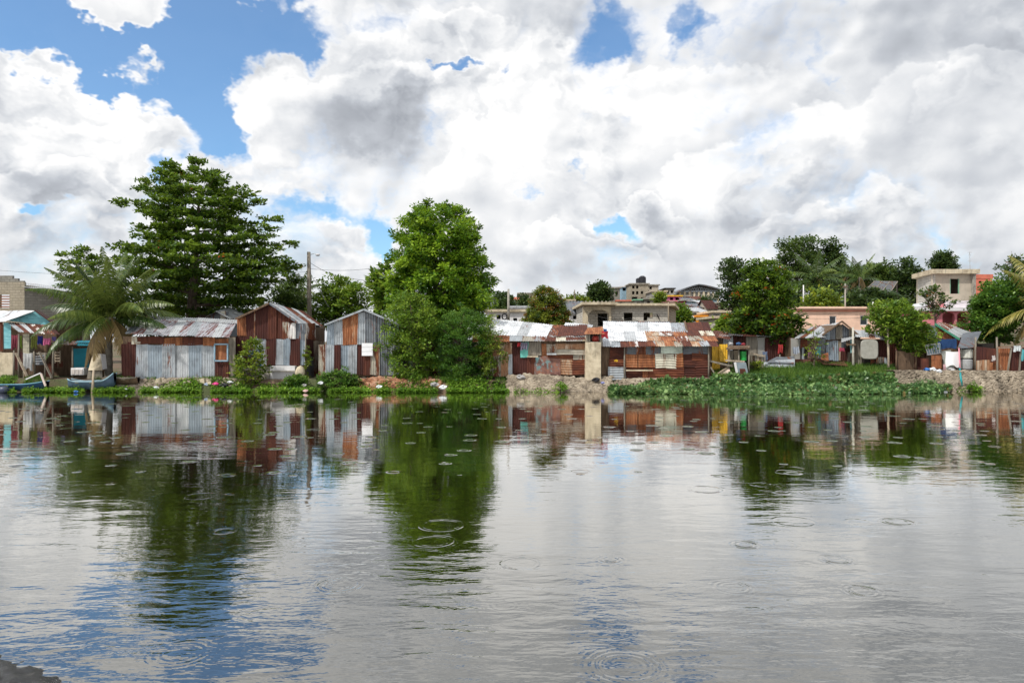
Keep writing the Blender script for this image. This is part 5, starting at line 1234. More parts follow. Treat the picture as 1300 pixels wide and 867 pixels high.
# hillside
g = 'houses on the far hillside'
HS = [
 ('grey house', 'tall narrow grey block house beside the round dark tree', 775, 787, 366, 386, 130, blockm, [(777, 370, 779, 374), (782, 370, 784, 374), (777, 377, 779, 381)], 'flat', conc),
 ('house', 'white and blue house with green ledge left of the grey three-storey block', 789, 802, 364.5, 378, 140, bluep, [(791, 366, 794, 369), (796, 366, 800, 369)], 'flat', whitep),
 ('apartment block', 'grey three-storey concrete block highest on the hill with rooftop water tanks', 800.5, 823, 361, 387, 135, blockt, [(803, 363, 805, 366), (808, 363, 810, 366), (803, 370, 805, 373.5), (808, 370, 810, 373.5), (814, 370, 816, 373), (802.5, 377, 809, 380.5), (814, 378, 818, 381)], 'flat', conc),
 ('apartment block', 'rear wing of the three-storey concrete block with beige top room', 823, 836, 362.5, 384, 139, beige, [(825, 364, 827, 367), (830, 371, 832, 375)], 'flat', conc),
 ('house', 'low grey house with tan roof edge right of the three-storey block', 828, 846, 370.5, 386, 128, greyp, [(831, 374, 833, 377), (838, 374, 841, 377)], 'flat', beige),
 ('house', 'small dark topped concrete room above the pink balcony house', 845, 856, 367, 378, 140, conc, [(847, 369, 849, 372), (852, 369, 854, 372)], 'flat', dark_in),
 ('house', 'magenta and yellow balcony house below the dark topped room', 849, 865, 376.5, 384, 124, magp, [(851, 378, 854, 381), (858, 378, 862, 381)], 'flat', yellow),
 ('house', 'long pale mint wall house under the magenta house', 845, 866, 383, 392, 116, plaster('pale_mint', (.48, .52, .46), .4), [(849, 385, 852, 388), (858, 385, 861, 388)], 'flat', pinkw),
 ('house', 'deep red house in the middle of the hillside', 865.5, 874, 382, 389, 114, redp, [(867, 384, 869, 387)], 'flat', conc),
 ('house', 'blue grey house right of the deep red house', 874.5, 885, 383, 390, 112, bluep, [(876, 385, 878, 387), (880, 385, 883, 387)], 'shed', zinc_d),
 ('house', 'salmon roofed low wall house below the grey narrow house', 784, 806, 382.5, 389, 118, beige, [(787, 384, 790, 387)], 'flat', salmon),
 ('house', 'green roofed grey house under the three-storey block', 806, 818, 381.5, 390, 116, greyp, [(809, 384, 812, 387)], 'flat', greenp),
 ('house', 'bare block house behind the little yellow green tree', 819, 834, 380, 390, 115, blockm, [(822, 383, 825, 386)], 'flat', conc),
 ('house', 'brown roofed house low behind the arched house corner', 853, 866, 389, 400, 96, beige, [(856, 391, 859, 395)], 'shed', rustm),
 ('house', 'rust roofed house in the middle slope', 867, 878, 390, 401, 98, greyp, [(869, 393, 871, 396)], 'shed', rustd),
 ('house', 'little white house with two windows above the red house', 866, 876, 376.5, 382, 128, whitep, [(868, 378, 870, 380), (872, 378, 874, 380)], 'flat', conc),
 ('house', 'tan house under a rust roof below the sports hall columns', 884, 897, 380.5, 387, 122, beige, [(887, 382, 889, 385)], 'shed', rustm),
 ('house', 'pale blue house at the right foot of the sports hall', 898, 910, 379.5, 387, 124, bluep, [(901, 381, 903, 384)], 'flat', conc),
 ('house', 'cream house with a dark doorway beside the deep red house', 857, 865, 386.5, 394, 109, plaster('cream_wall', (.60, .52, .40), .3), [(860, 388, 862, 393)], 'flat', conc),
 ('house', 'mint green shed between tin roofs on the slope', 893, 901, 386.5, 392, 106, greenp, [(895, 388, 897, 391)], 'shed', zinc_l),
 ('house', 'grey block shell with open window beside the orange house', 872, 884, 397.5, 404, 90, blockm, [(875, 399, 878, 402)], 'flat', conc),
 ('house', 'pinkish house with tin roof above the orange house', 886, 899, 397, 403.5, 91, plaster('pinkbeige', (.62, .50, .42), .3), [(889, 399, 891, 402)], 'shed', zinc_l),
 ('house', 'white walled house with rust roof right of the slope', 900, 912, 390, 398, 99, whitep, [(903, 392.5, 905, 396)], 'shed', rustm),
 ('house', 'narrow brown house at the left corner of the slope', 847, 854, 384, 391, 113, rustt, [(849, 386, 851, 389)], 'flat', conc),
 ('house', 'small green wall house in the middle slope', 878.5, 885, 391.5, 399, 100, greenp, [(880, 393, 882, 396)], 'shed', zinc),
 ('house', 'pair of cream walls under a grey tin roof in the middle slope', 885.5, 899, 391, 400, 97, plaster('cream_wall', (.60, .52, .40), .3), [(888, 393, 890, 396), (893, 393, 895, 396)], 'shed', zinc_d),
 ('house', 'brown house with dark tin roof right of the cream walls', 899, 910, 392, 402, 95, beige, [(901, 395, 904, 398)], 'gable', rustd),
 ('house', 'beige house with a white door at the right of the slope', 905, 922, 385.5, 396, 104, beige, [(915, 388, 919, 393)], 'flat', conc),
 ('house', 'dim grey house left of the red house', 853, 865, 392.5, 399, 108, greyp, [(856, 394, 858, 396)], 'flat', conc),
 ('house', 'orange house with a covered balcony and green parapet', 886, 906, 402.5, 416, 82, orangep, [(890, 404.5, 893, 408), (896, 403.5, 904, 408)], 'flat', orangep),
 ('house', 'small white house with blue edge left of the orange house', 872, 886, 403.5, 416, 83, bluep, [(875, 405, 878, 408), (880, 405, 883, 408)], 'flat', whitep),
 ('house', 'grey house with pale slab roof right of the orange house', 905.5, 925, 397, 416, 80, greyp, [(909, 400, 912, 405)], 'flat', conc_l),
 ('house', 'grey flat house hidden left of the right almond tree', 909, 935, 404, 420, 66, blockw, [(915, 408, 918, 413)], 'flat', conc_l),
 # left-centre
 ('house', 'long low white house behind the patched white roof', 618, 682, 396, 420, 63, whitep, [(631, 400, 635, 405), (652, 404, 656, 410), (668, 403, 672, 408)], 'flat', conc_l),
 ('house', 'pale two-step house rising behind the long low white house', 648, 684, 391, 400, 75, whitep, [(655, 394, 658, 397), (668, 394, 671, 397)], 'flat', zinc_l),
 ('apartment block', 'beige tower block with rooftop blocks far behind on the left of the mango tree', 658, 680, 373, 396, 150, beige, [(661, 376, 663, 379), (667, 376, 669, 379), (673, 376, 675, 379), (661, 382, 663, 385), (667, 382, 669, 385)], 'flat', conc),
 ('house', 'orange house peeping between the far dark trees', 646, 660, 381.5, 392, 120, orangep, [(649, 384, 651, 387)], 'shed', salmon),
 ('house', 'pinkish beige house right of the mango tree', 714, 729, 382, 396, 110, plaster('pinkbeige', (.62, .50, .42), .3), [(717, 385, 719, 388), (723, 385, 725, 388)], 'flat', conc_l),
 ('house', 'grey tin roofed house between the mango tree and the arched house', 718, 742, 391, 412, 72, blockw, [(721, 397, 724, 402), (731, 398, 734, 403)], 'shed', zinc),
 ('house', 'small white gabled house low between mango tree and porch', 724, 741, 398, 418, 66, whitep, [(728, 401, 731, 405)], 'gable', zinc_d),
 ('house', 'distant pale pink house on the skyline right of the thin pole', 732, 748, 381, 390, 130, plaster('skypink', (.58, .46, .40), .2), [(735, 383, 737, 385)], 'flat', salmon),
 ('house', 'salmon red block house seen past the pink house roof', 1238, 1260, 354, 372, 80, salmon, [(1243, 357, 1246, 360), (1251, 357, 1254, 360)], 'parapet', salmon),
]
for (cat, lab, a, b, c, d, D, m, wn, rf, rm) in HS:
    house(cat.replace(' ', '_') if cat != 'grey house' else 'house', lab, a, b, c, d, D, m, wn, roof=rf, roofmat=rm, group=g if 770 < a < 925 else None, cat='house' if 'house' in cat else 'building', depth=6, winmat=True, slab=.22)
for px, s in ((810.5, 1.0), (815.5, 1.4)):
    c = W(px, 361, 136); c.z += .2; mb = MB(); mb.tube([c+Vector((0, 0, z)) for z in (0, .1*s, .8*s, 1.0*s)], [.45*s, .5*s, .5*s, .25*s], 12)
    tag(mb.build('water_tank', plain('wt', (.02, .02, .025), .4), smooth=False), 'smaller black rooftop water tank on the three-storey block' if s == 1.0 else 'larger black rooftop water tank on the three-storey block', 'tank')
# open-sided sports hall
D = 150
r = thing('sports_hall', 'large hall with a dark arched truss roof on the hilltop right', 'hall', W(884, 384, D))
mb = MB(); P = []
xs = np.linspace(X(857, D), X(914, D), 17)
def hy(x):
    px = pxof(x, D); return Z(361 + (abs(px-886)/27)**1.35*9.5*(1 if px < 886 else .62), D)
for i in range(16):
    a, b = xs[i], xs[i+1]; mb.hexa([(a, D-1, hy(a)-.25), (b, D-1, hy(b)-.25), (b, D+25, hy(b)-.25), (a, D+25, hy(a)-.25), (a, D-1, hy(a)), (b, D-1, hy(b)), (b, D+25, hy(b)), (a, D+25, hy(a))])
mb.build('roof', zinc_d, r)
mb = MB(); xs2 = np.linspace(X(861, D), X(912, D), 18); zc = Z(370.3, D)
for i in range(17):
    a, b = xs2[i], xs2[i+1]; mb.beam((a, D, zc), (b, D, hy(b)-.5), .12); mb.beam((a, D, max(zc, hy(a)-.5)), (b, D, zc), .12)
mb.beam((xs2[0], D, zc), (xs2[-1], D, zc), .3); mb.build('truss', zinc, r)
MB().box(X(862, D), D, 6, X(913, D), D+.4, Z(372, D)).build('wall', greyp, r)
MB().box(X(861, D), D+12, 6, X(913, D), D+12.4, Z(369, D)).build('back_wall', zinc_d, r)
for px in np.linspace(863, 911, 9): MB().box(X(px, D)-.2, D-.3, 6, X(px, D)+.2, D-.01, zc).build('column', conc_l, r)
# pergola roof
D = 72
r = thing('slatted_shelter', 'dark slatted lean-to roof on posts among the trees above the peach building', 'shelter', W(1115, 385, D))
a, b, c, d = W(1095, 371.5, D), W(1130, 371, D), W(1139, 357.5, D+4), W(1110, 357, D+4)
MB().sheet(a, b, c, d, 'H', pitch=.3, amp=.04).build('roof', zinc_d, r, smooth=True)
mb = MB()
for k in range(6): t_ = k/5; mb.beam(a.lerp(d, t_)+Vector((0, -.06, .0)), b.lerp(c, t_)+Vector((0, -.06, .0)), .07)
for k in range(4): t_ = k/3; mb.beam(a.lerp(b, t_)+Vector((0, -.1, 0)), d.lerp(c, t_)+Vector((0, -.1, 0)), .07)
mb.build('batten', wood_g, r)
for px, DD, tp in ((1097, D, 371), (1112, D, 371), (1128, D, 371), (1138, D+4, 358), (1122, D+4, 358)): MB().tube([W(px, 392, DD), W(px, tp, DD)], .09, 7).build('post', wood_g, r)
MB().box(X(1124, D+4), D+4, 3, X(1140, D+4), D+5, Z(362, D+4)).build('back_wall', dark_in, r)

# ------------------------------------------------------------------ TREES
tree('almond_tree', 'huge dark green tree with flat tiers of branches behind the long grey shack', 49,
     [(206, 249, 268), (214, 207, 286), (228, 171, 296), (233, 159, 306), (240, 176, 318), (248, 176, 328), (256, 166, 333), (266, 155, 332), (274, 183, 356), (286, 191, 364), (298, 177, 358), (310, 171, 378), (322, 161, 374), (334, 169, 394), (340, 171, 402), (352, 179, 391), (364, 181, 378), (376, 187, 364), (386, 191, 336), (396, 201, 324)],
     240, .42, L_alm, 'tier', n_clump=470, per=17, clump=.34, leaf=.27, lw=.6, tiers=14, seed=3, odd=.006, flat=.38, cx=X(248, 49), cluster_tint=.2, base_py=470)
tree('almond_tree', 'small dark tree at far left behind the coconut palm', 60, [(317, 95, 110), (325, 78, 125), (338, 72, 130), (350, 68, 130), (362, 76, 128), (372, 90, 125)],
     112, .22, L_alm, 'tier', n_clump=500, per=12, clump=.4, leaf=.26, tiers=7, seed=5, flat=.4, base_py=440)
tree('ficus_tree', 'big bright green dense tree in the middle of the bank behind the bushes', 43,
     [(262, 536, 560), (266, 522, 586), (274, 510, 598), (284, 504, 606), (300, 500, 616), (320, 497, 624), (340, 495, 628), (360, 490, 631), (380, 488, 630), (398, 490, 630), (415, 500, 622), (430, 510, 610)],
     560, .38, L_ficus, 'dense', n_clump=900, per=78, clump=.44, leaf=.23, lw=.5, seed=8, flat=.7, core=.35, droop=.3, cluster_tint=.30, base_py=476, rough_edge=.09)
tree('bush', 'leafy light green bush left of centre in front of the grey wall', 38.3,
     [(371, 515, 530), (380, 492, 548), (392, 484, 556), (408, 482, 562), (425, 484, 560), (440, 482, 556), (455, 486, 556), (470, 494, 558), (484, 500, 560)],
     525, .10, L_bush, 'dense', n_clump=330, per=46, clump=.36, leaf=.16, lw=.5, seed=12, core=.3, flat=.7, cluster_tint=.22, base_py=485, cat='bush', rough_edge=.12, droop=.2)
tree('bush', 'darker fine-leaved bush right of centre spreading over the bank', 38.0,
     [(388, 578, 592), (398, 562, 610), (410, 552, 626), (425, 548, 632), (440, 546, 628), (455, 550, 622), (470, 552, 616), (486, 556, 612)],
     585, .10, L_bush2, 'dense', n_clump=420, per=70, clump=.34, leaf=.12, lw=.42, seed=13, core=.25, flat=.5, cluster_tint=.2, base_py=486, cat='bush', rough_edge=.12)
tree('bush', 'yellow green drooping shrub at the right end of the big bushes', 37.7,
     [(404, 618, 628), (415, 610, 634), (430, 606, 640), (446, 604, 646), (462, 606, 644), (476, 610, 632)],
     618, .06, L_yg, 'dense', n_clump=100, per=34, clump=.26, leaf=.16, lw=.35, seed=14, core=.1, droop=.8, base_py=485, cat='bush')
tree('broadleaf_tree', 'tree with very large leaves beside the left side of the big bright tree', 44,
     [(338, 482, 494), (348, 472, 498), (360, 470, 500), (372, 472, 500), (384, 474, 498), (396, 476, 496)], 488, .09, L_bush, 'dense', n_clump=60, per=12, clump=.36, leaf=.50, lw=.55, seed=15, core=.1, base_py=470)
tree('shade_tree', 'airy mid green tree between the lamp pole and the big bright tree', 53,
     [(351, 425, 440), (358, 412, 458), (366, 402, 466), (376, 392, 472), (388, 388, 474), (400, 390, 474), (414, 395, 474)], 432, .2, L_bush, 'dense', n_clump=330, per=34, clump=.55, leaf=.24, seed=16, core=.2, base_py=440, flat=.45, rough_edge=.2)
tree('shade_tree', 'dim green tree behind the rusty gabled shack roof', 57,
     [(362, 350, 372), (372, 344, 384), (384, 342, 392), (398, 344, 396), (410, 346, 400)], 366, .18, L_far, 'dense', n_clump=200, per=30, clump=.5, leaf=.26, seed=17, core=.2, base_py=440)
tree('hedge_tree', 'dark low trees behind the big almond tree and grey shack roof', 62,
     [(360, 300, 330), (372, 190, 345), (386, 150, 352), (400, 130, 360), (425, 125, 365)], 240, .2, L_dark, 'dense', n_clump=420, per=26, clump=.7, leaf=.32, seed=18, core=.1, base_py=440, depth=.25)
tree('mango_tree', 'rounded mango tree with reddish new leaves behind the patched roof', 50,
     [(359, 690, 693), (366, 684, 700), (374, 678, 710), (382, 672, 718), (390, 668, 722), (400, 664, 725), (410, 662, 726), (420, 662, 727)],
     694, .2, L_mango, 'dense', n_clump=520, per=60, clump=.32, leaf=.18, lw=.38, seed=19, core=.45, droop=.5, odd=.17, cluster_tint=.28, base_py=450)
tree('young_tree', 'young yellow green tree growing at the waterline before the rusty gabled shack', 37.3,
     [(434, 318, 334), (440, 304, 345), (446, 300, 346), (454, 302, 340), (460, 291, 342), (466, 290, 345), (474, 294, 344), (482, 302, 330)],
     318, .05, L_yg, 'tier', n_clump=700, per=9, clump=.20, leaf=.20, lw=.5, tiers=7, seed=20, flat=.4, base_py=487, cx=X(320, 37.3))
tree('vine', 'small vine climbing the right corner of the rusty gabled shack', 38.6, [(444, 386, 392), (452, 385, 396), (462, 385, 394), (474, 386, 391)], 389, .03, L_yg, 'dense', n_clump=26, per=22, clump=.14, leaf=.11, seed=21, core=0, base_py=479, cat='plant')
tree('almond_tree', 'rounded almond tree with scattered orange leaves on the right of the bank', 43,
     [(335, 938, 958), (340, 934, 992), (348, 936, 1004), (356, 932, 1000), (364, 930, 1005), (376, 930, 1012), (388, 934, 1013), (398, 924, 1020), (408, 921, 1024), (418, 922, 1019), (428, 926, 1012), (436, 942, 998)],
     975, .24, L_alm, 'tier', n_clump=900, per=17, clump=.32, leaf=.22, lw=.6, tiers=13, seed=23, odd=.032, flat=.5, base_py=462, cx=X(974, 43), cluster_tint=.28)
tree('almond_tree', 'round bushy green tree right of the mattress shack', 39.9,
     [(382, 1124, 1138), (389, 1112, 1152), (397, 1107, 1164), (406, 1106, 1174), (416, 1108, 1180), (428, 1120, 1184), (438, 1136, 1180), (448, 1150, 1172)],
     1150, .16, L_bush, 'dense', n_clump=300, per=42, clump=.34, leaf=.18, seed=24, core=.35, cluster_tint=.25, base_py=470, rough_edge=.1)
tree('frangipani_tree', 'open branched tree with dark leaves in front of the pink house', 50,
     [(364, 1172, 1190), (372, 1166, 1214), (382, 1168, 1218), (390, 1176, 1212), (394, 1180, 1200)], 1190, .1, L_far, 'dense', n_clump=34, per=26, clump=.34, leaf=.22, seed=25, core=.1, base_py=440, odd=.05)
tree('shrub', 'large dense green shrub with spreading top between pink house and palm', 46,
     [(352, 1275, 1300), (362, 1258, 1310), (374, 1242, 1312), (386, 1234, 1310), (398, 1232, 1300), (410, 1226, 1290), (422, 1228, 1285), (432, 1240, 1290)],
     1262, .18, L_bush2, 'dense', n_clump=420, per=50, clump=.5, leaf=.2, seed=26, core=.4, cluster_tint=.3, base_py=450, flat=.5)
tree('shade_tree', 'dark tree with bare twigs at the top right edge', 60, [(330, 1275, 1312), (338, 1270, 1330), (346, 1274, 1335), (356, 1284, 1335), (372, 1290, 1330)], 1302, .16, L_far, 'dense', n_clump=80, per=30, clump=.42, leaf=.26, seed=27, core=.1, odd=.06, base_py=420)
DKT = [('dark dense tree at the left end of the hilltop trees', 'hill_tree', 95, [(329, 925, 940), (336, 912, 950), (348, 910, 955), (360, 913, 955), (376, 908, 955), (392, 912, 950)], 932, 28, L_dark, 210),
       ('tallest open-crowned tree on the hill behind the right almond tree', 'hill_tree', 92, [(302, 1000, 1020), (308, 985, 1040), (318, 980, 1050), (330, 985, 1060), (345, 990, 1060), (365, 990, 1060)], 1010, 29, L_far, 330),
       ('narrow dark tree right of the tallest hilltop tree', 'hill_tree', 90, [(306, 1052, 1062), (316, 1048, 1068), (328, 1050, 1071), (340, 1052, 1072), (356, 1048, 1075), (372, 1044, 1078)], 1060, 30, L_dark, 160),
       ('dark pointed tree left of the block room', 'hill_tree', 84, [(333, 1118, 1128), (342, 1112, 1136), (354, 1108, 1142), (368, 1105, 1142), (384, 1105, 1142)], 1124, 31, L_far, 170),
       ('dark tree just left of the bare block room', 'hill_tree', 82, [(332, 1143, 1153), (340, 1138, 1164), (350, 1134, 1172), (364, 1132, 1175), (384, 1132, 1176)], 1152, 32, L_dark, 220),
       ('round dark tree above the roof of the block room', 'hill_tree', 110, [(322, 1190, 1204), (327, 1183, 1209), (333, 1181, 1213), (340, 1183, 1213), (346, 1186, 1210)], 1197, 33, L_dark, 150),
       ('round dark tree on the skyline left of the hillside houses', 'hill_tree', 120, [(360, 752, 768), (365, 747, 774), (372, 745, 776), (380, 746, 775), (387, 750, 772)], 760, 34, L_dark, 200),
       ('dim tree left of the thick concrete pole', 'hill_tree', 90, [(373, 628, 640), (380, 624, 650), (388, 622, 660), (396, 622, 662)], 636, 35, L_dark, 130),
       ('dim tree behind the beige tower block', 'hill_tree', 110, [(374, 662, 668), (380, 658, 672), (388, 652, 676), (394, 650, 676)], 664, 36, L_dark, 80),
       ('low yellowish trees on the skyline right of the mango tree', 'hill_tree', 115, [(376, 722, 738), (381, 716, 746), (388, 716, 748)], 732, 37, L_yg, 70),
       ('green bushy tree at the right corner of the arched house', 'hill_tree', 70, [(390, 861, 867), (396, 858, 871), (404, 857, 873), (414, 856, 874)], 866, 38, L_bush, 130),
       ('small yellow green tree among the hillside houses', 'hill_tree', 112, [(373, 836, 840), (378, 833, 844), (386, 833, 844)], 838, 39, L_yg, 40),
       ('small dark tree below the sports hall', 'hill_tree', 118, [(379, 891, 897), (384, 888, 902), (391, 889, 902)], 895, 40, L_dark, 50),
       ('bush with big leaves left of the right almond tree', 'hill_tree', 55, [(406, 917, 928), (412, 912, 935), (422, 910, 936)], 920, 41, L_bush, 70),
       ('low dark trees below the slatted shelter', 'hill_tree', 66, [(370, 1080, 1120), (378, 1072, 1140), (388, 1068, 1142), (396, 1068, 1140)], 1105, 42, L_dark, 220),
       ('yellow green bushes behind the peach building', 'hill_tree', 60, [(372, 1034, 1046), (378, 1028, 1058), (386, 1024, 1062), (394, 1022, 1064)], 1042, 43, L_yg, 120),
       ('green understory trees behind the right almond tree', 'hill_tree', 78, [(350, 1000, 1040), (362, 990, 1070), (376, 960, 1080), (392, 940, 1080)], 1020, 44, L_far, 240),
       ('green bush right of the pale pipe on the slope', 'hill_tree', 96, [(362, 940, 960), (372, 925, 970), (386, 920, 975)], 945, 45, L_far, 110),
       ('dark bushes between the palms on the hill', 'hill_tree', 92, [(340, 1070, 1120), (352, 1064, 1130), (370, 1060, 1135)], 1095, 46, L_far, 200)]
for (lab, nm, D, env, tpx, sd_, m, nc) in DKT:
    tree(nm, lab, D, env, tpx, .25, m, 'dense', n_clump=nc, per=30, clump=.5+D*.004, leaf=.22+D*.0018, seed=sd_, core=.2, cluster_tint=.25, flat=.55, rough_edge=.15, group='trees on the hillside', base_py=None)
t = thing('dead_branches', 'bare grey twigs sticking up at the top right corner tree', 'branches', W(1290, 345, 59.5)); mb = MB()
for (dx, dy) in ((-6, -26), (-2, -20), (3, -16), (6, -24), (-9, -14)): mb.tube([W(1290, 345, 59.5), W(1290+dx*.5, 345+dy*.5-2, 59.5), W(1290+dx, 345+dy, 59.5)], [.04, .025, .008], 5)
mb.build('twigs', wood_g, t)

palm('coconut_palm', 'coconut palm with long drooping fronds on the bank at left', 38.8, 138, 402, 484, 4.15, 38, L_palm, L_dead, 6, seed=4, trunk_r=.17, nleaf=56, spread=.85, leafw=.065, up=(-.15, 1.5), bend=.05)
palm('coconut_palm', 'tall palm with bending fronds behind the right almond tree', 78, 1036, 352, 390, 3.9, 17, L_palmf, L_dead, 3, seed=7, trunk_r=.2, nleaf=26, leafw=.10)
palm('coconut_palm', 'palm in the middle of the hill behind the grey metal pole', 84, 1092, 352, 385, 3.3, 15, L_palmf, L_dead, 3, seed=9, trunk_r=.2, nleaf=24, leafw=.10)
palm('coconut_palm', 'smaller palm left of the slatted shelter', 86, 1076, 348, 384, 2.8, 13, L_palmf, L_dead, 2, seed=10, trunk_r=.18, nleaf=22, leafw=.10)
palm('coconut_palm', 'small palm right behind the slatted shelter', 88, 1108, 350, 384, 2.6, 13, L_palmf, L_dead, 2, seed=11, trunk_r=.18, nleaf=22, leafw=.10)
palm('coconut_palm', 'far palm behind the lamp pole', 60, 379, 372, 420, 2.6, 14, L_palmf, L_dead, 2, seed=12, trunk_r=.15, nleaf=26, leafw=.08)
palm('coconut_palm', 'palm at the right edge with fronds hanging over the rusty fence', 43.0, 1340, 384, 470, 4.3, 22, leafmat('yellow_palm_leaf', (.05, .06, .012), (.16, .16, .03), (.40, .34, .09), trans=.2), L_dead, 6, seed=15, trunk_r=.18, nleaf=50, leafw=.07, up=(-.5, 1.2))

# ------------------------------------------------------------------ plants on the water and the bank
def scatter_leaves(name, label, cat, region, n, leaf, lw, mat, seed, hfun, nper=4, up=.35, cl=None, kind='stuff', blade=False):
    rng = np.random.default_rng(seed); C = []
    while len(C) < n:
        px, D = region(rng); x = X(px, D); z0 = max(0, gz(x, D)); h = hfun(px, D, rng)
        if h <= 0: continue
        C.append((x, D, z0+h))
    C = np.array(C)
    if blade:
        U = rng.normal(size=(n, 3))*.35; U[:, 2] = 1; U /= np.linalg.norm(U, axis=1, keepdims=True)
        V = leafcloud(C, U, leaf, leaf*lw, rng)
    else: V = flatleaf(C, rng, leaf, leaf*lw, up)
    o = np_mesh(name, V, 4, np.where(rng.random(n) < .05+.05*np.sin(C[:, 0]*2.3), 1.0, np.clip(.45+.2*np.sin(C[:, 0]*1.3+C[:, 1])*.6+rng.normal(size=n)*.24, 0, .89)), mat)
    o['kind'] = kind; o['label'] = label; o['category'] = cat
    return o
def reg_left(rng):
    px = rng.uniform(-60, 700); w = .55+.35*math.sin(px*.07)+.3*math.sin(px*.023+1)
    return px, rng.uniform(36.15-.25*max(0, w), 37.1+.1*w)
scatter_leaves('water_weeds', 'strip of bright green floating weeds along the left and middle waterline', 'water weeds', reg_left, 30000, .12, .75, L_weed, 3, lambda p, D, r: (.02+abs(r.normal())*.09) if (math.sin(p*.21)+math.sin(p*.083+2)+.9 > r.uniform(-.6, .6)) and not (655 < p < 775 and r.random() < .88) else 0)
def reg_hya(rng):
    px = rng.uniform(775, 1205); t = (px-775)/430; front = 36.6-1.9*max(0.0, math.sin(math.pi*min(1, t*1.02)))**.45+.12*math.sin(px*.11); 
    return px, rng.uniform(front-abs(rng.normal())*.12, 36.9+.9*max(0, min(1, (px-850)/150))*min(1, (1205-px)/40))
scatter_leaves('water_hyacinth', 'broad mat of dark green water hyacinth spreading over the water at right', 'water hyacinth', reg_hya, 27000, .215, .9, L_hya, 4, up=.65, hfun=lambda p, D, r: .015+.15*min(1, max(0, (D-34.9)/1.2))*r.uniform(.2, 1.5)+.08*min(1, max(0, (p-790)/60))*min(1, max(0, (D-35.3)/2))*(1+.6*math.sin(p*.3+D*2)))
def reg_grass(rng):
    px = rng.uniform(905, 1135); return px, rng.uniform(37.2, 40.6)
scatter_leaves('tall_grass', 'bright green grass on the slope behind the water hyacinth', 'grass', reg_grass, 26000, .34, .10, L_grass, 6, lambda p, D, r: .02, blade=True)
def reg_bank(rng): 
    px = rng.uniform(-60, 1340); return px, rng.uniform(37.0, 39.5)
scatter_leaves('bank_grass', 'thin tufts of grass and creepers on the muddy bank', 'grass', reg_bank, 9000, .2, .16, L_grass, 7, lambda p, D, r: .01 if math.sin(p*.05)+math.sin(p*.17) > .3 and p < 760 else 0, blade=True)
def mound(label, px0, px1, py0, py1, D, n, seed, mat=None):
    tree('creeper_mound', label, D, [(py0, px0+(px1-px0)*.35, px0+(px1-px0)*.7), ((py0+py1)/2, px0+(px1-px0)*.12, px1-(px1-px0)*.1), (py1, px0, px1)], (px0+px1)/2, .02, mat or L_bush2, 'dense', n_clump=n, per=34, clump=.22, leaf=.11, seed=seed, core=.2, base_py=py1+1, cat='creeper', depth=.7, flat=.5)
mound('dark green creeper mound before the grey gable shack', 395, 462, 471, 487, 37.3, 120, 51)
mound('small green creeper mound below the white block base', 355, 392, 477, 488, 37.2, 60, 52)
mound('low green plant on rubble at the foot of the rubble bank', 703, 722, 489, 497, 36.3, 14, 53, L_weed)
mound('green weeds hanging at the foot of the stone embankment', 1215, 1248, 490, 497, 36.9, 30, 54, L_weed)
mound('sparse weeds at the left foot of the stone embankment', 1140, 1200, 486, 496, 36.6, 50, 55, L_hya)

# twigs with sparse leaves before the brick-based shack
tree('sapling', 'thin sapling with sparse yellowish leaves before the brick-based shack', 39.6, [(420, 1028, 1036), (430, 1024, 1046), (442, 1020, 1048), (454, 1022, 1044)], 1035, .03, L_yg, 'dense', n_clump=22, per=14, clump=.25, leaf=.14, seed=61, core=0, base_py=468)
tree('weed_bush', 'tangle of brown and green weeds beside the plank fence', 39, [(456, 956, 962), (464, 948, 968), (474, 946, 966)], 957, .02, L_yg, 'dense', n_clump=24, per=18, clump=.18, leaf=.13, seed=62, core=0, base_py=478, cat='bush', odd=.3)

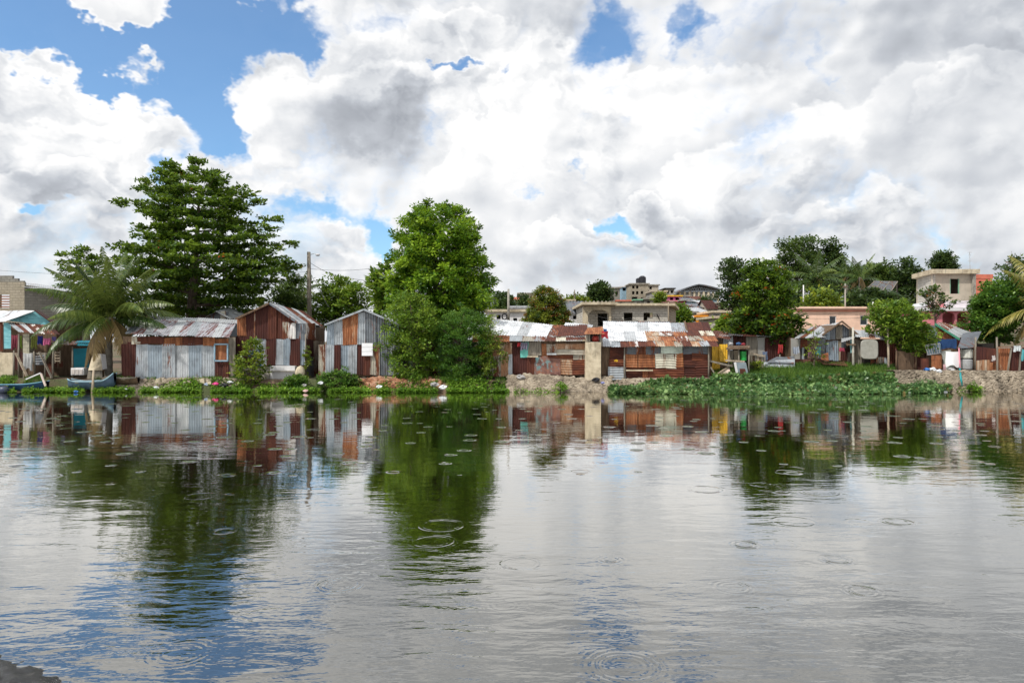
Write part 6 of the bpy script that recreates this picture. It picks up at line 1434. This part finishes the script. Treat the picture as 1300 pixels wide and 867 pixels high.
# ------------------------------------------------------------------ rubbish
rb = [('white crumpled bag at the waterline below the reddish rubble', 481, 491, 36.3, .15, pw), ('white bag in the weeds right of centre before the bushes', 562, 491.5, 36.2, .19, pw), ('grey white bag beside the bushes at the waterline', 551, 488, 36.5, .2, pgr),
      ('pink bag lying on the rubble below the grey shack', 274, 487.5, 36.8, .16, ppk), ('black bag right of the pink bag', 285, 489, 36.7, .2, pbk), ('pale blue bag left of the pink bag', 262, 488, 36.8, .14, plain('lb', (.35, .42, .55), .5)), ('white lump near the end of the grey shack rubble', 292, 485, 37, .13, pw),
      ('white bag on the left rubble bank edge', 198, 492, 36.4, .12, pw), ('blue plastic scrap in the weeds by the mooring post', 96, 497, 35.9, .10, pbl), ('pale cup in the weeds near the grey blue boat', 160, 494, 36.2, .07, plain('lb', None) if False else pw),
      ('white scrap at the foot of the creeper mound', 407, 486, 36.7, .14, pw), ('grey scrap on the creeper mound edge', 386, 489, 36.5, .12, pgr), ('pinkish scrap in the weeds before the white block base', 388, 496, 35.9, .12, plain('pks', (.6, .4, .38), .7)),
      ('white bag on the left end of the pale rubble heap', 661, 478.5, 37.3, .22, pgr), ('black bag on the rubble under the pillar', 757, 482, 37.1, .2, pbk), ('bluish rag on the rubble near the grey sheet', 765, 486, 36.8, .1, plain('lb2', (.20, .22, .45), .6)),
      ('white bottle cluster before the stone embankment', 1199, 498, 36.4, .15, pw), ('white bag floating left of the embankment foot', 1176, 499, 36.2, .13, pw), ('white bag on top of the embankment beside the bed sheet', 1184, 469, 37.6, .18, pw), ('black and blue bag on top of the embankment', 1177, 469, 37.6, .15, pbl), ('grey rag pile under the bed sheet', 1208, 470, 37.7, .22, pgr), ('white rags below the rusty barrels', 1192, 471, 37.5, .15, pw),
      ('pale scrap floating before the water hyacinth', 863, 500, 35.2, .07, pw), ('yellow scrap in the water hyacinth', 944, 498, 35.0, .07, plain('ysc', (.6, .45, .05), .6)), ('white scrap on the water hyacinth', 1140, 492, 36, .07, pw), ('blue scrap under the plank stall in the hyacinth', 936, 485, 37, .12, plain('bsc', (.2, .3, .5), .6))]
for it in rb: bag(it[0], it[1], it[2], it[3], it[4], it[5])
bag('yellow rag stuck on the maroon sheet of the rust shack', 782, 458, 37.75, .10, plain('yrag', (.72, .45, .02), .7), None, 'rag', 'rag')
for (lab, px, py, D, s) in (('square pale block tilted on the rubble below the grey shack', 256, 484, 36.9, .42), ('small pale block right of the tilted block', 266, 486, 36.8, .24), ('flat pale block on the rubble left of the tilted block', 201, 483, 37.0, .35)):
    c = W(px, py, D); o = MB().hexa([c+Vector(v)*s*.5 for v in ((-.8, -.5, -.7), (.9, -.5, -.5), (.9, .5, -.5), (-.8, .5, -.7), (-.5, -.5, .5), (.7, -.5, .8), (.7, .5, .8), (-.5, .5, .5))]).build('concrete_block', conc_l); tag(o, lab, 'block')
# ------------------------------------------------------------------ wet rock in the near corner
mb = MB(); random.seed(2)
N = 46; i0 = 0
for j in range(N):
    for i in range(N):
        u = i/(N-1); v = j/(N-1); x = -5.2+u*2.9; y = 4.6+v*1.6
        edge = (x+5.2)*.0
        d = (5.85-.62*(x+4.2)*1.0)-y      # inside distance from a slanting shoreline
        z = -.3+.62*min(1, max(0, (d+.25)/.5))**.7-.07
        z += (.05*math.sin(x*9+y*4)+.035*math.sin(x*17-y*13)+.03*math.sin(x*31+y*27)+random.uniform(-.018, .018))*(1 if z > -.2 else .3)
        mb.v.append(Vector((x, y, min(z*.42, .16))))
for j in range(N-1):
    for i in range(N-1): a = j*N+i; mb.f.append((a, a+1, a+N+1, a+N))
wet = rough_mat('wet_rock', (.006, .006, .006), (.014, .014, .013), (.05, .05, .05), 12, .22, .03, spec=.9)
o = mb.build('wet_rock', wet, smooth=True); tag(o, 'dark wet rock edge at the bottom left corner', 'rock')
